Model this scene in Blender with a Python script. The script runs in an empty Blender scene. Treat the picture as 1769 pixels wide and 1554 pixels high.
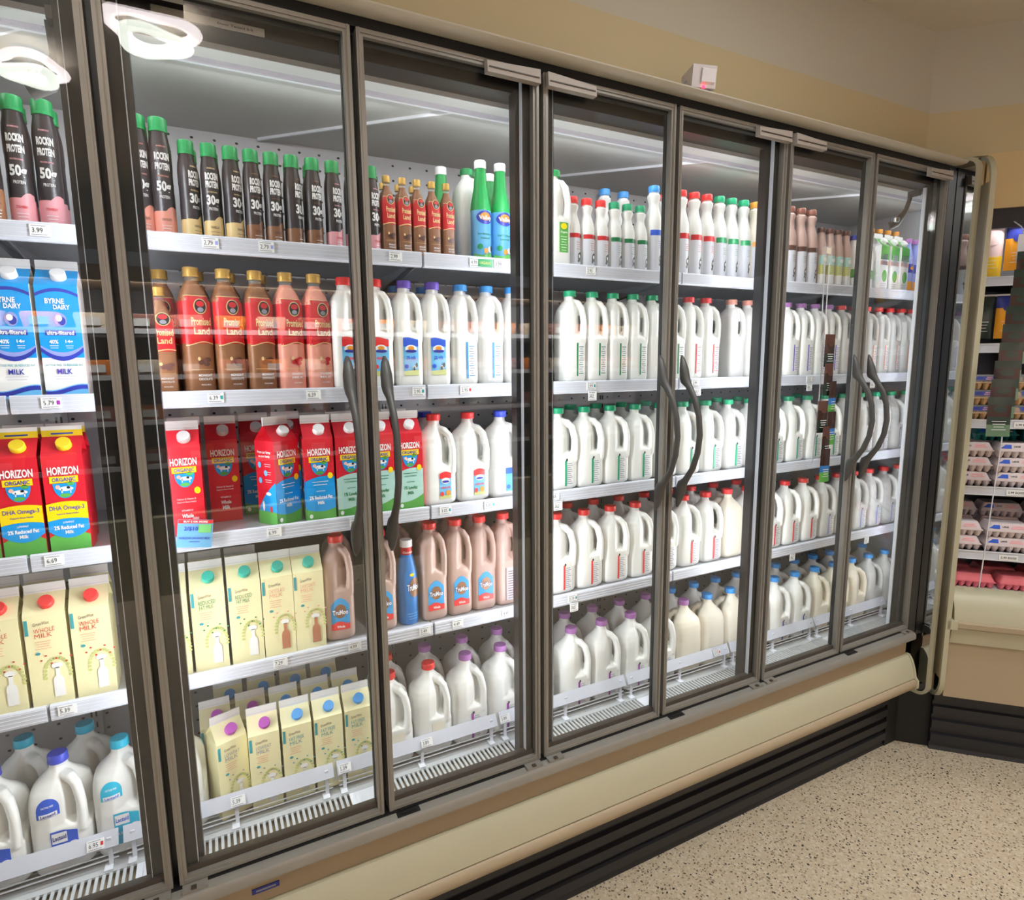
import bpy, math, random, bmesh
from mathutils import Vector, Matrix
from mathutils.bvhtree import BVHTree
random.seed(7)
SC = bpy.context.scene
COL = SC.collection
H = 1.566                                   # eye height above the floor
# ------------------------------------------------------------------ camera
yaw, pit, rol, fpx = 0.4725, 0.1450, -0.0094, 1029.17
f_ = Vector((math.sin(yaw)*math.cos(pit), math.cos(yaw)*math.cos(pit), -math.sin(pit)))
r_ = Vector((math.cos(yaw), -math.sin(yaw), 0)); u_ = r_.cross(f_)
r2 = r_*math.cos(rol) + u_*math.sin(rol); u2 = -r_*math.sin(rol) + u_*math.cos(rol)
cd = bpy.data.cameras.new('camera'); cam = bpy.data.objects.new('camera', cd); COL.objects.link(cam)
mw = Matrix((r2, u2, -f_)).transposed().to_4x4(); mw.translation = Vector((0.1261, -1.26, H))
cam.matrix_world = mw
cd.sensor_fit = 'HORIZONTAL'; cd.sensor_width = 36; cd.lens = 36*fpx/1769; cd.clip_start = .02
SC.camera = cam
# ------------------------------------------------------------------ world, exposure
w = bpy.data.worlds.new('world'); SC.world = w; w.use_nodes = True
w.node_tree.nodes['Background'].inputs[0].default_value = (.88, .95, 1.02, 1)
w.node_tree.nodes['Background'].inputs[1].default_value = .38
SC.view_settings.view_transform = 'Standard'; SC.view_settings.look = 'None'
SC.view_settings.exposure = 0.0; SC.view_settings.gamma = 1.0; SC.view_settings.use_curve_mapping = False
SC.cycles.use_denoising = True
SC.cycles.max_bounces = 8; SC.cycles.transparent_max_bounces = 16; SC.cycles.sample_clamp_indirect = 6
SC.cycles.caustics_reflective = False; SC.cycles.caustics_refractive = False
# light powers (watts)
P_STRIP, P_ROOM, P_RING, P_EGG, P_CAN, P_CANOPY = 7.2, 13.0, 12.5, 4.2, 58.0, 1.0

# ------------------------------------------------------------------ materials
def lin(c):
    return tuple(((x/255)/12.92 if x/255 <= .04045 else ((x/255+.055)/1.055)**2.4) for x in c)
MATS = {}
def M(name, rgb, rough=.5, metal=0, bump=0, bscale=60, spec=.5, emit=0, var=0):
    if name in MATS: return MATS[name]
    m = bpy.data.materials.new(name); m.use_nodes = True; nt = m.node_tree; b = nt.nodes['Principled BSDF']
    c = (*lin(rgb), 1)
    b.inputs['Base Color'].default_value = c; b.inputs['Roughness'].default_value = rough
    b.inputs['Metallic'].default_value = metal; b.inputs['Specular IOR Level'].default_value = spec
    if emit:
        b.inputs['Emission Color'].default_value = c; b.inputs['Emission Strength'].default_value = emit
    if bump or var:
        tc = nt.nodes.new('ShaderNodeTexCoord'); n = nt.nodes.new('ShaderNodeTexNoise')
        n.inputs['Scale'].default_value = bscale; nt.links.new(tc.outputs['Object'], n.inputs['Vector'])
        if bump:
            bp = nt.nodes.new('ShaderNodeBump'); bp.inputs['Strength'].default_value = bump; bp.inputs['Distance'].default_value = .002
            nt.links.new(n.outputs['Fac'], bp.inputs['Height']); nt.links.new(bp.outputs['Normal'], b.inputs['Normal'])
        if var:
            mx = nt.nodes.new('ShaderNodeMix'); mx.data_type = 'RGBA'
            mx.inputs['A'].default_value = tuple(x*(1-var) for x in c[:3])+(1,); mx.inputs['B'].default_value = tuple(min(1, x*(1+var)) for x in c[:3])+(1,)
            nt.links.new(n.outputs['Fac'], mx.inputs['Factor']); nt.links.new(mx.outputs['Result'], b.inputs['Base Color'])
    MATS[name] = m; return m

def glassmat():
    m = bpy.data.materials.new('door_glass'); m.use_nodes = True; nt = m.node_tree; nt.nodes.clear()
    o = nt.nodes.new('ShaderNodeOutputMaterial'); mx = nt.nodes.new('ShaderNodeMixShader')
    t = nt.nodes.new('ShaderNodeBsdfTransparent'); g = nt.nodes.new('ShaderNodeBsdfGlossy'); lw = nt.nodes.new('ShaderNodeLayerWeight'); pw = nt.nodes.new('ShaderNodeMath'); pw.operation = 'POWER'; pw.inputs[1].default_value = 5
    fr = nt.nodes.new('ShaderNodeMath'); fr.operation = 'MULTIPLY_ADD'; fr.inputs[1].default_value = .95; fr.inputs[2].default_value = .045
    nt.links.new(lw.outputs['Facing'], pw.inputs[0]); nt.links.new(pw.outputs[0], fr.inputs[0])
    t.inputs[0].default_value = (.975, .985, .98, 1); g.inputs['Roughness'].default_value = .003
    nt.links.new(fr.outputs[0], mx.inputs[0]); nt.links.new(t.outputs[0], mx.inputs[1]); nt.links.new(g.outputs[0], mx.inputs[2])
    nt.links.new(mx.outputs[0], o.inputs[0]); return m
GLASS = glassmat()
def clearmat(name, tint, mixf=.25):
    m = bpy.data.materials.new(name); m.use_nodes = True; nt = m.node_tree; b = nt.nodes['Principled BSDF']
    b.inputs['Base Color'].default_value = (*lin(tint), 1); b.inputs['Roughness'].default_value = .12
    t = nt.nodes.new('ShaderNodeBsdfTransparent'); mx = nt.nodes.new('ShaderNodeMixShader'); mx.inputs[0].default_value = mixf
    o = nt.nodes['Material Output']
    nt.links.new(t.outputs[0], mx.inputs[1]); nt.links.new(b.outputs[0], mx.inputs[2]); nt.links.new(mx.outputs[0], o.inputs[0]); return m
CLEAR = clearmat('clear_plastic', (230, 235, 235), .22)

def floor_mat():
    m = bpy.data.materials.new('terrazzo'); m.use_nodes = True; nt = m.node_tree; b = nt.nodes['Principled BSDF']
    tc = nt.nodes.new('ShaderNodeTexCoord')
    dist = nt.nodes.new('ShaderNodeTexNoise'); dist.inputs['Scale'].default_value = 90
    nt.links.new(tc.outputs['Object'], dist.inputs['Vector'])
    ad = nt.nodes.new('ShaderNodeMixRGB'); ad.blend_type = 'ADD'; ad.inputs[0].default_value = .012
    nt.links.new(tc.outputs['Object'], ad.inputs[1]); nt.links.new(dist.outputs['Color'], ad.inputs[2])
    col = (*lin((186, 170, 146)), 1); cur = None
    def layer(scale, thr, frac, c):
        nonlocal cur
        v = nt.nodes.new('ShaderNodeTexVoronoi'); v.inputs['Scale'].default_value = scale; nt.links.new(ad.outputs[0], v.inputs['Vector'])
        a = nt.nodes.new('ShaderNodeMath'); a.operation = 'LESS_THAN'; a.inputs[1].default_value = thr; nt.links.new(v.outputs['Distance'], a.inputs[0])
        s = nt.nodes.new('ShaderNodeSeparateColor'); nt.links.new(v.outputs['Color'], s.inputs[0])
        l = nt.nodes.new('ShaderNodeMath'); l.operation = 'LESS_THAN'; l.inputs[1].default_value = frac; nt.links.new(s.outputs[0], l.inputs[0])
        mu = nt.nodes.new('ShaderNodeMath'); mu.operation = 'MULTIPLY'; nt.links.new(a.outputs[0], mu.inputs[0]); nt.links.new(l.outputs[0], mu.inputs[1])
        mx = nt.nodes.new('ShaderNodeMixRGB'); nt.links.new(mu.outputs[0], mx.inputs[0]); mx.inputs[2].default_value = (*lin(c), 1)
        if cur is None: mx.inputs[1].default_value = col
        else: nt.links.new(cur, mx.inputs[1])
        cur = mx.outputs[0]
    layer(95, .5, .5, (196, 183, 162)); layer(120, .42, .35, (170, 154, 131)); layer(130, .40, .22, (138, 122, 102))
    layer(105, .30, .28, (78, 70, 62)); layer(74, .24, .30, (40, 37, 35))
    nt.links.new(cur, b.inputs['Base Color']); b.inputs['Roughness'].default_value = .38
    return m
def perf_mat():
    m = bpy.data.materials.new('perforated_back_panel'); m.use_nodes = True; nt = m.node_tree; b = nt.nodes['Principled BSDF']
    tc = nt.nodes.new('ShaderNodeTexCoord'); mp = nt.nodes.new('ShaderNodeVectorMath'); mp.operation = 'MULTIPLY'; mp.inputs[1].default_value = (19, 0, 24)
    fr = nt.nodes.new('ShaderNodeVectorMath'); fr.operation = 'FRACTION'; su = nt.nodes.new('ShaderNodeVectorMath'); su.operation = 'SUBTRACT'; su.inputs[1].default_value = (.5, 0, .5)
    le = nt.nodes.new('ShaderNodeVectorMath'); le.operation = 'LENGTH'; lt = nt.nodes.new('ShaderNodeMath'); lt.operation = 'LESS_THAN'; lt.inputs[1].default_value = .075
    mx = nt.nodes.new('ShaderNodeMixRGB'); mx.inputs[1].default_value = (*lin((196, 196, 200)), 1); mx.inputs[2].default_value = (*lin((40, 40, 44)), 1)
    L = nt.links.new
    L(tc.outputs['Object'], mp.inputs[0]); L(mp.outputs[0], fr.inputs[0]); L(fr.outputs[0], su.inputs[0]); L(su.outputs[0], le.inputs[0]); L(le.outputs['Value'], lt.inputs[0])
    L(lt.outputs[0], mx.inputs[0]); L(mx.outputs[0], b.inputs['Base Color']); b.inputs['Roughness'].default_value = .4; b.inputs['Metallic'].default_value = .3
    return m
ALU = M('satin_aluminium', (150, 146, 139), .42, .35, var=.06, bscale=25)
ALUD = M('dark_bronze_frame', (84, 76, 70), .42, .4)
DECKM = M('deck_enamel', (186, 188, 190), .5)
BLK = M('black_rubber', (14, 13, 13), .6)
MULL = M('black_mullion', (38, 34, 34), .35)
CREAM = M('cream_paint', (184, 178, 152), .42, bump=.15, bscale=300)
TAN = M('tan_paint', (168, 150, 124), .5, bump=.1, bscale=300)
HEAD = M('header_trim', (206, 200, 184), .38, .1)
KICK = M('black_kick_plate', (30, 29, 33), .42)
WHT = M('white_enamel', (226, 228, 236), .35)
RAILM = M('grey_price_rail', (206, 209, 220), .4)
SHELFM = M('shelf_steel', (190, 192, 198), .35, .3)
INCEIL = M('interior_steel', (196, 196, 194), .5, .1)
HONEY = M('honeycomb', (170, 166, 176), .5, bump=.8, bscale=500)
CHAR = M('charcoal_plastic', (78, 77, 76), .4)
HINGE = M('hinge_grey', (172, 164, 156), .5)
MIRR = M('mirror_panel', (205, 208, 212), .04, 1)
LEDM = M('led_lens', (250, 250, 255), .4, emit=3.0)
PAPER = M('paper_white', (240, 240, 240), .6)
INK = M('ink', (35, 35, 45), .7)
MILK = M('milk_plastic', (240, 240, 237), .34)
MILKY = M('cream_milk_plastic', (240, 233, 216), .36)
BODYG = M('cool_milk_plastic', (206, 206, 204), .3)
CHOCJ = M('chocolate_milk_plastic', (190, 160, 150), .34)
def C(name, rgb, rough=.4): return M(name, rgb, rough)
RED = C('red', (206, 26, 44)); BLUE = C('blue', (20, 150, 222)); YEL = C('yellow', (250, 216, 20)); GRN = C('green', (84, 160, 70)); GRND = C('deep_green', (20, 120, 70))
WHITE = C('white', (245, 245, 245)); BLACK = C('black', (22, 20, 22)); MINT = C('mint', (176, 216, 208)); NAVY = C('navy', (40, 52, 150)); SKY = C('sky_blue', (110, 190, 240))
GOLD = M('gold_cap', (214, 172, 90), .35, .25); CAPG = C('cap_green', (22, 158, 110)); CAPK = C('cap_kelly', (24, 140, 76)); CAPR = C('cap_red', (226, 52, 52)); CAPP = C('cap_purple', (170, 110, 178)); CAPM = C('cap_magenta', (170, 60, 170))
CAPB = C('cap_blue', (60, 150, 226)); CAPRB = C('cap_royal', (60, 76, 200)); CAPV = C('cap_violet', (110, 84, 190)); CAPO = C('cap_orange', (226, 150, 50)); CAPBR = C('cap_brown', (126, 76, 62)); CAPY = C('cap_yellow', (244, 214, 40)); CAPT = C('cap_teal', (40, 168, 150))
CAPW = C('cap_white', (238, 238, 240)); PALE = C('pale_yellow_board', (244, 236, 188)); BROWN = C('chocolate', (136, 92, 62)); BRND = C('dark_brown', (84, 52, 44)); CRM = C('vanilla', (234, 208, 150)); PINK = C('strawberry', (240, 170, 178)); SALM = C('salmon', (232, 158, 140))
LRED = C('label_red', (196, 34, 40)); LBL = C('label_blue', (50, 160, 225)); LPUR = C('label_purple', (160, 50, 170)); TEAL = C('teal', (40, 150, 160)); SLEEVE = M('black_sleeve', (44, 38, 40), .35); GREY = C('print_grey', (150, 150, 165)); LGREY = C('light_print', (200, 202, 214)); OLIVE = C('olive_print', (200, 206, 130)); CYAN = C('cyan', (30, 180, 215)); ROYAL = C('royal', (44, 90, 205)); LILAC = C('lilac', (150, 160, 225))

# ------------------------------------------------------------------ mesh builder
class MB:
    def __init__(s): s.v = []; s.f = []; s.m = []; s.mats = []
    def mi(s, mat):
        if mat not in s.mats: s.mats.append(mat)
        return s.mats.index(mat)
    def add(s, vs, fs, mat):
        o = len(s.v); s.v += [tuple(v) for v in vs]; k = s.mi(mat)
        for f in fs: s.f.append(tuple(i+o for i in f)); s.m.append(k)
        return s
    def box(s, x0, x1, y0, y1, z0, z1, mat, T=None):
        vs = [(x, y, z) for x in (x0, x1) for y in (y0, y1) for z in (z0, z1)]
        if T: vs = [T(v) for v in vs]
        return s.add(vs, [(0, 1, 3, 2), (4, 6, 7, 5), (0, 4, 5, 1), (2, 3, 7, 6), (0, 2, 6, 4), (1, 5, 7, 3)], mat)
    def prism(s, prof, x0, x1, mat, T=None, caps=True):   # prof in (y,z), extruded along x
        n = len(prof); vs = [(x0, y, z) for y, z in prof]+[(x1, y, z) for y, z in prof]
        if T: vs = [T(v) for v in vs]
        fs = [(i, (i+1) % n, n+(i+1) % n, n+i) for i in range(n)]
        if caps: fs += [tuple(range(n-1, -1, -1)), tuple(range(n, 2*n))]
        return s.add(vs, fs, mat)
    def loft(s, rings, mats, cap=(True, True)):
        n = len(rings[0]); o = len(s.v)
        for r in rings: s.v += [tuple(p) for p in r]
        for k in range(len(rings)-1):
            mt = s.mi(mats[k] if isinstance(mats, (list, tuple)) else mats)
            for i in range(n):
                a = o+k*n+i; b = o+k*n+(i+1) % n
                s.f.append((a, b, b+n, a+n)); s.m.append(mt)
        m0 = mats[0] if isinstance(mats, (list, tuple)) else mats; m1 = mats[-1] if isinstance(mats, (list, tuple)) else mats
        if cap[0]: s.f.append(tuple(o+i for i in range(n-1, -1, -1))); s.m.append(s.mi(m0))
        if cap[1]: s.f.append(tuple(o+(len(rings)-1)*n+i for i in range(n))); s.m.append(s.mi(m1))
        return s
    def lathe(s, prof, mats, seg=24, c=(0, 0), wob=None):
        rings = []
        for r, z in prof: rings.append([(c[0]+r*math.cos(2*math.pi*i/seg), c[1]+r*math.sin(2*math.pi*i/seg), z) for i in range(seg)])
        return s.loft(rings, mats)
    def tube(s, pts, r, mat, seg=8, flat=1.0):
        rings = []; P = [Vector(p) for p in pts]; rr = r if isinstance(r, (list, tuple)) else [r]*len(P)
        side = None
        for i, p in enumerate(P):
            t = (P[min(i+1, len(P)-1)]-P[max(i-1, 0)]).normalized()
            ref = Vector((0, 1, 0)) if abs(t.y) < .9 else Vector((0, 0, 1))
            a = t.cross(ref).normalized(); b = a.cross(t).normalized()
            rings.append([p+a*rr[i]*math.cos(2*math.pi*k/seg)+b*rr[i]*flat*math.sin(2*math.pi*k/seg) for k in range(seg)])
        return s.loft(rings, mat)
    def mesh(s, name, smooth=35):
        me = bpy.data.meshes.new(name); me.from_pydata(s.v, [], s.f)
        for m in s.mats: me.materials.append(m)
        me.polygons.foreach_set('material_index', s.m); me.update()
        bm = bmesh.new(); bm.from_mesh(me); bmesh.ops.recalc_face_normals(bm, faces=bm.faces); bm.to_mesh(me); bm.free()
        if smooth:
            me.polygons.foreach_set('use_smooth', [True]*len(me.polygons)); me.set_sharp_from_angle(angle=math.radians(smooth))
        return me
    def build(s, name, parent=None, smooth=35):
        o = bpy.data.objects.new(name, s.mesh(name, smooth)); COL.objects.link(o)
        if parent: o.parent = parent
        return o
def tag(o, label=None, cat=None, group=None, kind=None):
    if label: o['label'] = label
    if cat: o['category'] = cat
    if group: o['group'] = group
    if kind: o['kind'] = kind
    return o
def empty(name, loc=(0, 0, 0), rz=0, label=None, cat=None, group=None):
    o = bpy.data.objects.new(name, None); o.empty_display_size = .02; COL.objects.link(o)
    o.location = loc; o.rotation_euler = (0, 0, rz); return tag(o, label, cat, group)
KIDS = {}
def kids(o):
    return KIDS.get(o.name, [])
def reg(root):
    ks = [c for c in bpy.data.objects if c.parent == root]
    host = next((c for c in ks if c.name.split('.')[0] in ('body', 'lid', 'pouch')), None)
    if host:
        sub = [c for c in ks if c.name.split('.')[0] in ('label', 'printed_panel', 'printed_label')]
        for c in sub: c.parent = host
        KIDS[host.name] = sub; ks = [c for c in ks if c not in sub]
    KIDS[root.name] = ks
    return root
def place(proto, x, y, z, rz, label, cat, group=None, first={}):
    if proto.name not in first:
        first[proto.name] = True; r = proto
    else:
        r = proto.copy(); COL.objects.link(r)
        for c in kids(proto):
            d = c.copy(); COL.objects.link(d); d.parent = r
            for g in kids(c):
                e = g.copy(); COL.objects.link(e); e.parent = d
    r.location = (x, y, z); r.rotation_euler = (0, 0, rz)
    tag(r, label, cat, group)
    return r
# ------------------------------------------------------------------ text and labels
TXT = {}
def text2d(s, bold=.0):
    k = (s, bold)
    if k not in TXT:
        cu = bpy.data.curves.new('t', 'FONT'); cu.body = s; cu.size = 1; cu.offset = bold; cu.resolution_u = 2
        ob = bpy.data.objects.new('t', cu); COL.objects.link(ob)
        dg = bpy.context.evaluated_depsgraph_get(); me = bpy.data.meshes.new_from_object(ob.evaluated_get(dg))
        vs = [(v.co.x, v.co.y) for v in me.vertices]; fs = [tuple(p.vertices) for p in me.polygons]
        bpy.data.objects.remove(ob); bpy.data.curves.remove(cu); bpy.data.meshes.remove(me)
        xs = [v[0] for v in vs]; ys = [v[1] for v in vs]; x0, x1, y0, y1 = min(xs), max(xs), min(ys), max(ys)
        TXT[k] = ([((x-(x0+x1)/2)/(x1-x0), (y-(y0+y1)/2)/(y1-y0)) for x, y in vs], fs)
    return TXT[k]
class Lab:
    def __init__(s, proj, step=None): s.b = MB(); s.p = proj; s.step = step
    def _n(s, d): return max(1, int(math.ceil(abs(d)/s.step))) if s.step else 1
    def off(s, l): return .0005+.00035*l
    def strip(s, u0, u1, lo, hi, mat, l=0, n=None):
        nu = n or max(8, s._n(u1-u0)); mid = (u0+u1)/2
        nv = s._n(max(abs(hi(u0)-lo(u0)), abs(hi(mid)-lo(mid)))); vs = []; fs = []
        for i in range(nu+1):
            u = u0+(u1-u0)*i/nu; a, b = lo(u), hi(u)
            for j in range(nv+1): vs.append(s.p(u, a+(b-a)*j/nv, s.off(l)))
        for i in range(nu):
            for j in range(nv):
                q = i*(nv+1)+j; fs.append((q, q+nv+1, q+nv+2, q+1))
        s.b.add(vs, fs, mat); return s
    def rect(s, u0, v0, u1, v1, mat, l=0): return s.strip(u0, u1, lambda u: v0, lambda u: v1, mat, l, n=s._n(u1-u0))
    def ell(s, cu, cv, ru, rv, mat, l=1, a0=0, a1=360):
        N = 20; R = 1 if not s.step else max(1, s._n(max(ru, rv))); vs = [s.p(cu, cv, s.off(l))]; fs = []
        for k in range(1, R+1):
            for i in range(N+1):
                a = math.radians(a0+(a1-a0)*i/N); vs.append(s.p(cu+ru*k/R*math.cos(a), cv+rv*k/R*math.sin(a), s.off(l)))
        for i in range(N): fs.append((0, 1+i, 2+i))
        for k in range(1, R):
            for i in range(N):
                q = 1+(k-1)*(N+1)+i; fs.append((q, q+N+1, q+N+2, q+1))
        s.b.add(vs, fs, mat); return s
    def text(s, t, cu, cv, w, h, mat, l=3, bold=.02, slope=0):
        vs, fs = text2d(t, bold)
        s.b.add([s.p(cu+x*w, cv+y*h+slope*x*w, s.off(l)) for x, y in vs], fs, mat); return s
    def lines(s, cu, cv, w, n, dv, mat, l=3, th=.0014):
        for i in range(n):
            ww = w*(1-.25*((i*37) % 3)/2); s.rect(cu-ww/2, cv-i*dv, cu+ww/2, cv-i*dv+th, mat, l)
        return s
def flatproj(y): return lambda u, v, o: (u, y-o, v)
def sideproj(x): return lambda u, v, o: (x-o, -u, v)      # left side of a carton, u grows towards the front
def bvhproj(me):
    bv = BVHTree.FromPolygons([v.co for v in me.vertices], [tuple(p.vertices) for p in me.polygons])
    def p(u, v, o):
        h, n, i, d = bv.ray_cast(Vector((u, -1, v)), Vector((0, 1, 0)))
        if h is None:
            h, n, i, d = bv.find_nearest(Vector((u, 0, v)))
        if n.y > 0: n = -n
        return tuple(h+(n*.5+Vector((0, -.5, 0)))*o*1.6)
    return p
# ------------------------------------------------------------------ container prototypes
def sq(hx, hy, z, e=4.0, N=28, cx=0, cy=0):
    out = []
    for i in range(N):
        t = 2*math.pi*(i+.5)/N; c, s = math.cos(t), math.sin(t)
        out.append((cx+hx*math.copysign(abs(c)**(2/e), c), cy+hy*math.copysign(abs(s)**(2/e), s), z))
    return out
def cap_mesh(root, z, r, h, mat, c=(0, 0), ribs=True, tilt=None, name='cap'):
    b = MB(); seg = 28 if ribs else 20
    rings = []
    for k, (rr, zz) in enumerate([(r, 0), (r, h*.18), (r*.985, h*.2), (r*.985, h*.9), (r*.9, h), (r*.55, h)]):
        rings.append([((rr*(1-(.035 if ribs and i % 2 and 1 < k < 4 else 0)))*math.cos(2*math.pi*i/seg), (rr*(1-(.035 if ribs and i % 2 and 1 < k < 4 else 0)))*math.sin(2*math.pi*i/seg), zz) for i in range(seg)])
    b.loft(rings, mat)
    if tilt:
        R = Matrix.Rotation(tilt, 3, 'X'); b.v = [tuple(R @ Vector(v)) for v in b.v]
    b.v = [(v[0]+c[0], v[1]+c[1], v[2]+z) for v in b.v]
    return b.build(name, root)
def remeshed(b, name, vox, mat):
    me = b.mesh(name, 0); o = bpy.data.objects.new(name, me); COL.objects.link(o)
    m = o.modifiers.new('r', 'REMESH'); m.mode = 'VOXEL'; m.voxel_size = vox
    s = o.modifiers.new('s', 'SMOOTH'); s.iterations = 4; s.factor = .6
    dg = bpy.context.evaluated_depsgraph_get(); me2 = bpy.data.meshes.new_from_object(o.evaluated_get(dg))
    bpy.data.objects.remove(o); me2.name = name
    me2.materials.clear(); me2.materials.append(mat)
    me2.polygons.foreach_set('use_smooth', [True]*len(me2.polygons)); return me2
JM = {}
def jug_mesh(kind, mat):
    key = (kind, mat.name)
    if key in JM: return JM[key]
    if kind == 'gal':      # w, d, h, zt = top of recess start
        hw, hd, h, zl, zh = .0478, .046, .222, .100, .180
    elif kind == 'galbig':
        hw, hd, h, zl, zh = .0545, .0475, .232, .102, .186
    else:
        hw, hd, h, zl, zh = .0362, .041, .246, .130, .212
    b = MB(); xr0 = hw; R = []
    top = h
    def sec(z, l, r, d, e=4.5):
        full = min(hw, d); dm = (1.37 if r > hw*.95 else max(r/hw, .52)*1.28)*full; out = []
        rr_ = max(r, l) if r > hw*.6 else l
        for x, y, zz in sq(rr_ if r < l else (l+r)/2, d, z, e, N=36, cx=0 if r < l else (r-l)/2):
            q_ = (x-y)/math.sqrt(2)
            if q_ > dm: x -= (q_-dm)/math.sqrt(2); y += (q_-dm)/math.sqrt(2)
            out.append((x, y, zz))
        R.append(out)
    sec(0, hw*.86, hw*.86, hd*.86); sec(.006, hw*.97, hw*.97, hd*.97); sec(.014, hw, hw, hd)
    sec(zl-.012, hw, hw, hd); sec(zl-.002, hw, hw*.86, hd); sec(zl+.010, hw, hw*.44, hd*.99, 4)
    sec((zl+zh)/2, hw, hw*.34, hd*.98, 4.2); sec(zh-.024, hw*.985, hw*.36, hd*.95, 3.8); sec(zh-.008, hw*.93, hw*.42, hd*.86, 3.4)
    sec(zh+.006, hw*.74, hw*.48, hd*.70, 2.8); sec(zh+.016, hw*.54, hw*.46, hd*.52, 2.3); nr = .0165
    sec(h-.018, nr*1.15, nr*1.15, nr*1.15, 2); sec(h-.014, nr, nr, nr, 2); sec(h, nr, nr, nr, 2)
    b.loft(R, mat)
    hr = .0095 if kind != 'half' else .0085
    g_ = min(hw, hd); DD = [(g_*.28, zh+.014), (g_*.62, zh+.011), (g_*.92, zh-.002), (g_*1.06, zh-.024), (g_*1.12, (zl+zh)/2), (g_*1.16-.003, zl+.010), (g_*1.14-.004, zl-.014), (g_*1.0-.006, zl-.03)]
    ex_ = .72 if kind != 'half' else .70; ey_ = math.sqrt(1-ex_*ex_)
    P = [(d_*ex_, -d_*ey_, z_) for d_, z_ in DD]
    b.tube(P, [hr*1.2, hr*1.15, hr*1.05, hr, hr, hr*1.1, hr*1.2, hr], mat, seg=12, flat=1.25)
    JM[key] = remeshed(b, 'body', .0023, mat); return JM[key]
def jug(kind, capm, mat=MILK, lab=None, name='milk_jug', caph=.012):
    root = empty(name); me = jug_mesh(kind, mat); o = bpy.data.objects.new('body', me); COL.objects.link(o); o.parent = root
    h = {'gal': .222, 'galbig': .232, 'half': .246}[kind]
    cap_mesh(root, h-.004, .0185, caph+.004, capm)
    if lab:
        P0_ = bvhproj(me); sh_ = .014 if kind != 'half' else .008; L = Lab(lambda u, v, o: P0_(u-sh_, v, o), .008); lab(L); L.b.build('label', root, 60)
    return reg(root)
def lab_side(c, u0=.011, u1=.043, v0=.012, v1=.090):
    def f(L):
        L.rect(u0, v0, u0+.0065, v1-.004, c, 1); L.rect(u0+.006, v0, u1-.002, v1-.012, WHITE, 0)
        L.rect(u0+.0075, v0+.004, u0+.0085, v1-.016, GREY, 2); [L.rect(u0+.009, v0+.006+k*.0058, u1-.006-.003*(k % 3), v0+.0078+k*.0058, GREY, 2) for k in range(11)]
        L.ell(u0+.006, v1-.002, .003, .004, INK, 2)
    return f
def lab_half(c):
    def f(L):
        L.rect(.006, .020, .011, .112, c, 1); L.rect(.011, .020, .032, .112, WHITE, 0)
        for k in range(13): L.rect(.013+.003*(k % 2), .026+k*.0062, .029-.002*(k % 3), .0278+k*.0062, GREY if k % 4 else c, 2)
    return f
def lab_cow(c, word):
    def f(L):
        a, b = -.010, .028
        L.rect(a, .030, b, .118, SKY, 0); L.strip(a, b, lambda u: .100, lambda u: .118+.004*math.cos(u*80), c, 1)
        L.ell(.009, .094, .015, .010, WHITE, 2); L.ell(.009, .096, .008, .005, CAPO, 3); L.ell(.009, .089, .014, .004, NAVY, 3)
        L.text(word, .009, .073, .024, .009, c, 3, .03); L.strip(a, b, lambda u: .030, lambda u: .040+.12*(u-a), OLIVE, 1)
        L.ell(-.003, .052, .005, .005, c, 2); L.ell(.018, .050, .005, .004, WHITE, 2); L.ell(.022, .055, .003, .006, BLACK, 3); L.ell(.016, .047, .002, .005, BLACK, 3)
    return f
def lab_choc(L0):
    class _S:
        pass
    L = Lab(lambda u, v, o: L0.p((u-.0125)*1.18+.008, v*1.12-.002, o), L0.step); L.b = L0.b
    L.strip(-.006, .031, lambda u: .030, lambda u: .084+.016*math.sin(min(max((u+.006)/.037, 0), 1)*math.pi), LBL, 0)
    L.ell(.0125, .070, .012, .016, BROWN, 1); L.text('TruMoo', .0125, .068, .032, .012, NAVY, 2, .08); L.text('TruMoo', .0125, .068, .031, .011, WHITE, 3, .03)
    L.strip(-.006, .031, lambda u: .028, lambda u: .044+.003*math.sin(u*170), CAPR, 2); L.text('Whole', .0125, .035, .016, .006, WHITE, 3, .03)
    for k in range(4): L.rect(.004+.006*k, .008, .005+.006*k, .022, CHOCJ, 1)
def lab_lact(c1, c2):
    def f(L0):
        L = Lab(lambda u, v, o: L0.p(u, v+(.016 if v < .1 else .020), o), L0.step); L.b = L0.b
        L.strip(-.004, .042, lambda u: .010, lambda u: .082-.3*max(0, u-.018), c1, 0)
        L.rect(-.002, .055, .024, .078, WHITE, 1); L.text('Lactaid', .011, .067, .023, .010, c2, 2, .02, .06)
        L.text('2% Reduced Fat', .016, .036, .034, .006, WHITE, 2, .02, .1); L.ell(.034, .046, .008, .007, WHITE, 1)
        L.ell(-.004, .128, .019, .024, c1, 0, 0, 180); L.rect(-.023, .112, .015, .129, c1, 0)
        L.rect(-.019, .113, .011, .122, WHITE, 1); L.text('Lactaid', -.004, .1175, .024, .006, c2, 2, .02); L.text('LACTOSE FREE', -.004, .136, .020, .004, WHITE, 2, .02)
    return f
def lab_green(L):
    L.rect(.002, .040, .030, .118, GRN, 0); L.ell(.016, .108, .010, .008, YEL, 1)
    L.text('Organic', .016, .092, .022, .007, WHITE, 2); L.lines(.016, .080, .020, 6, .007, WHITE, 1)
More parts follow.
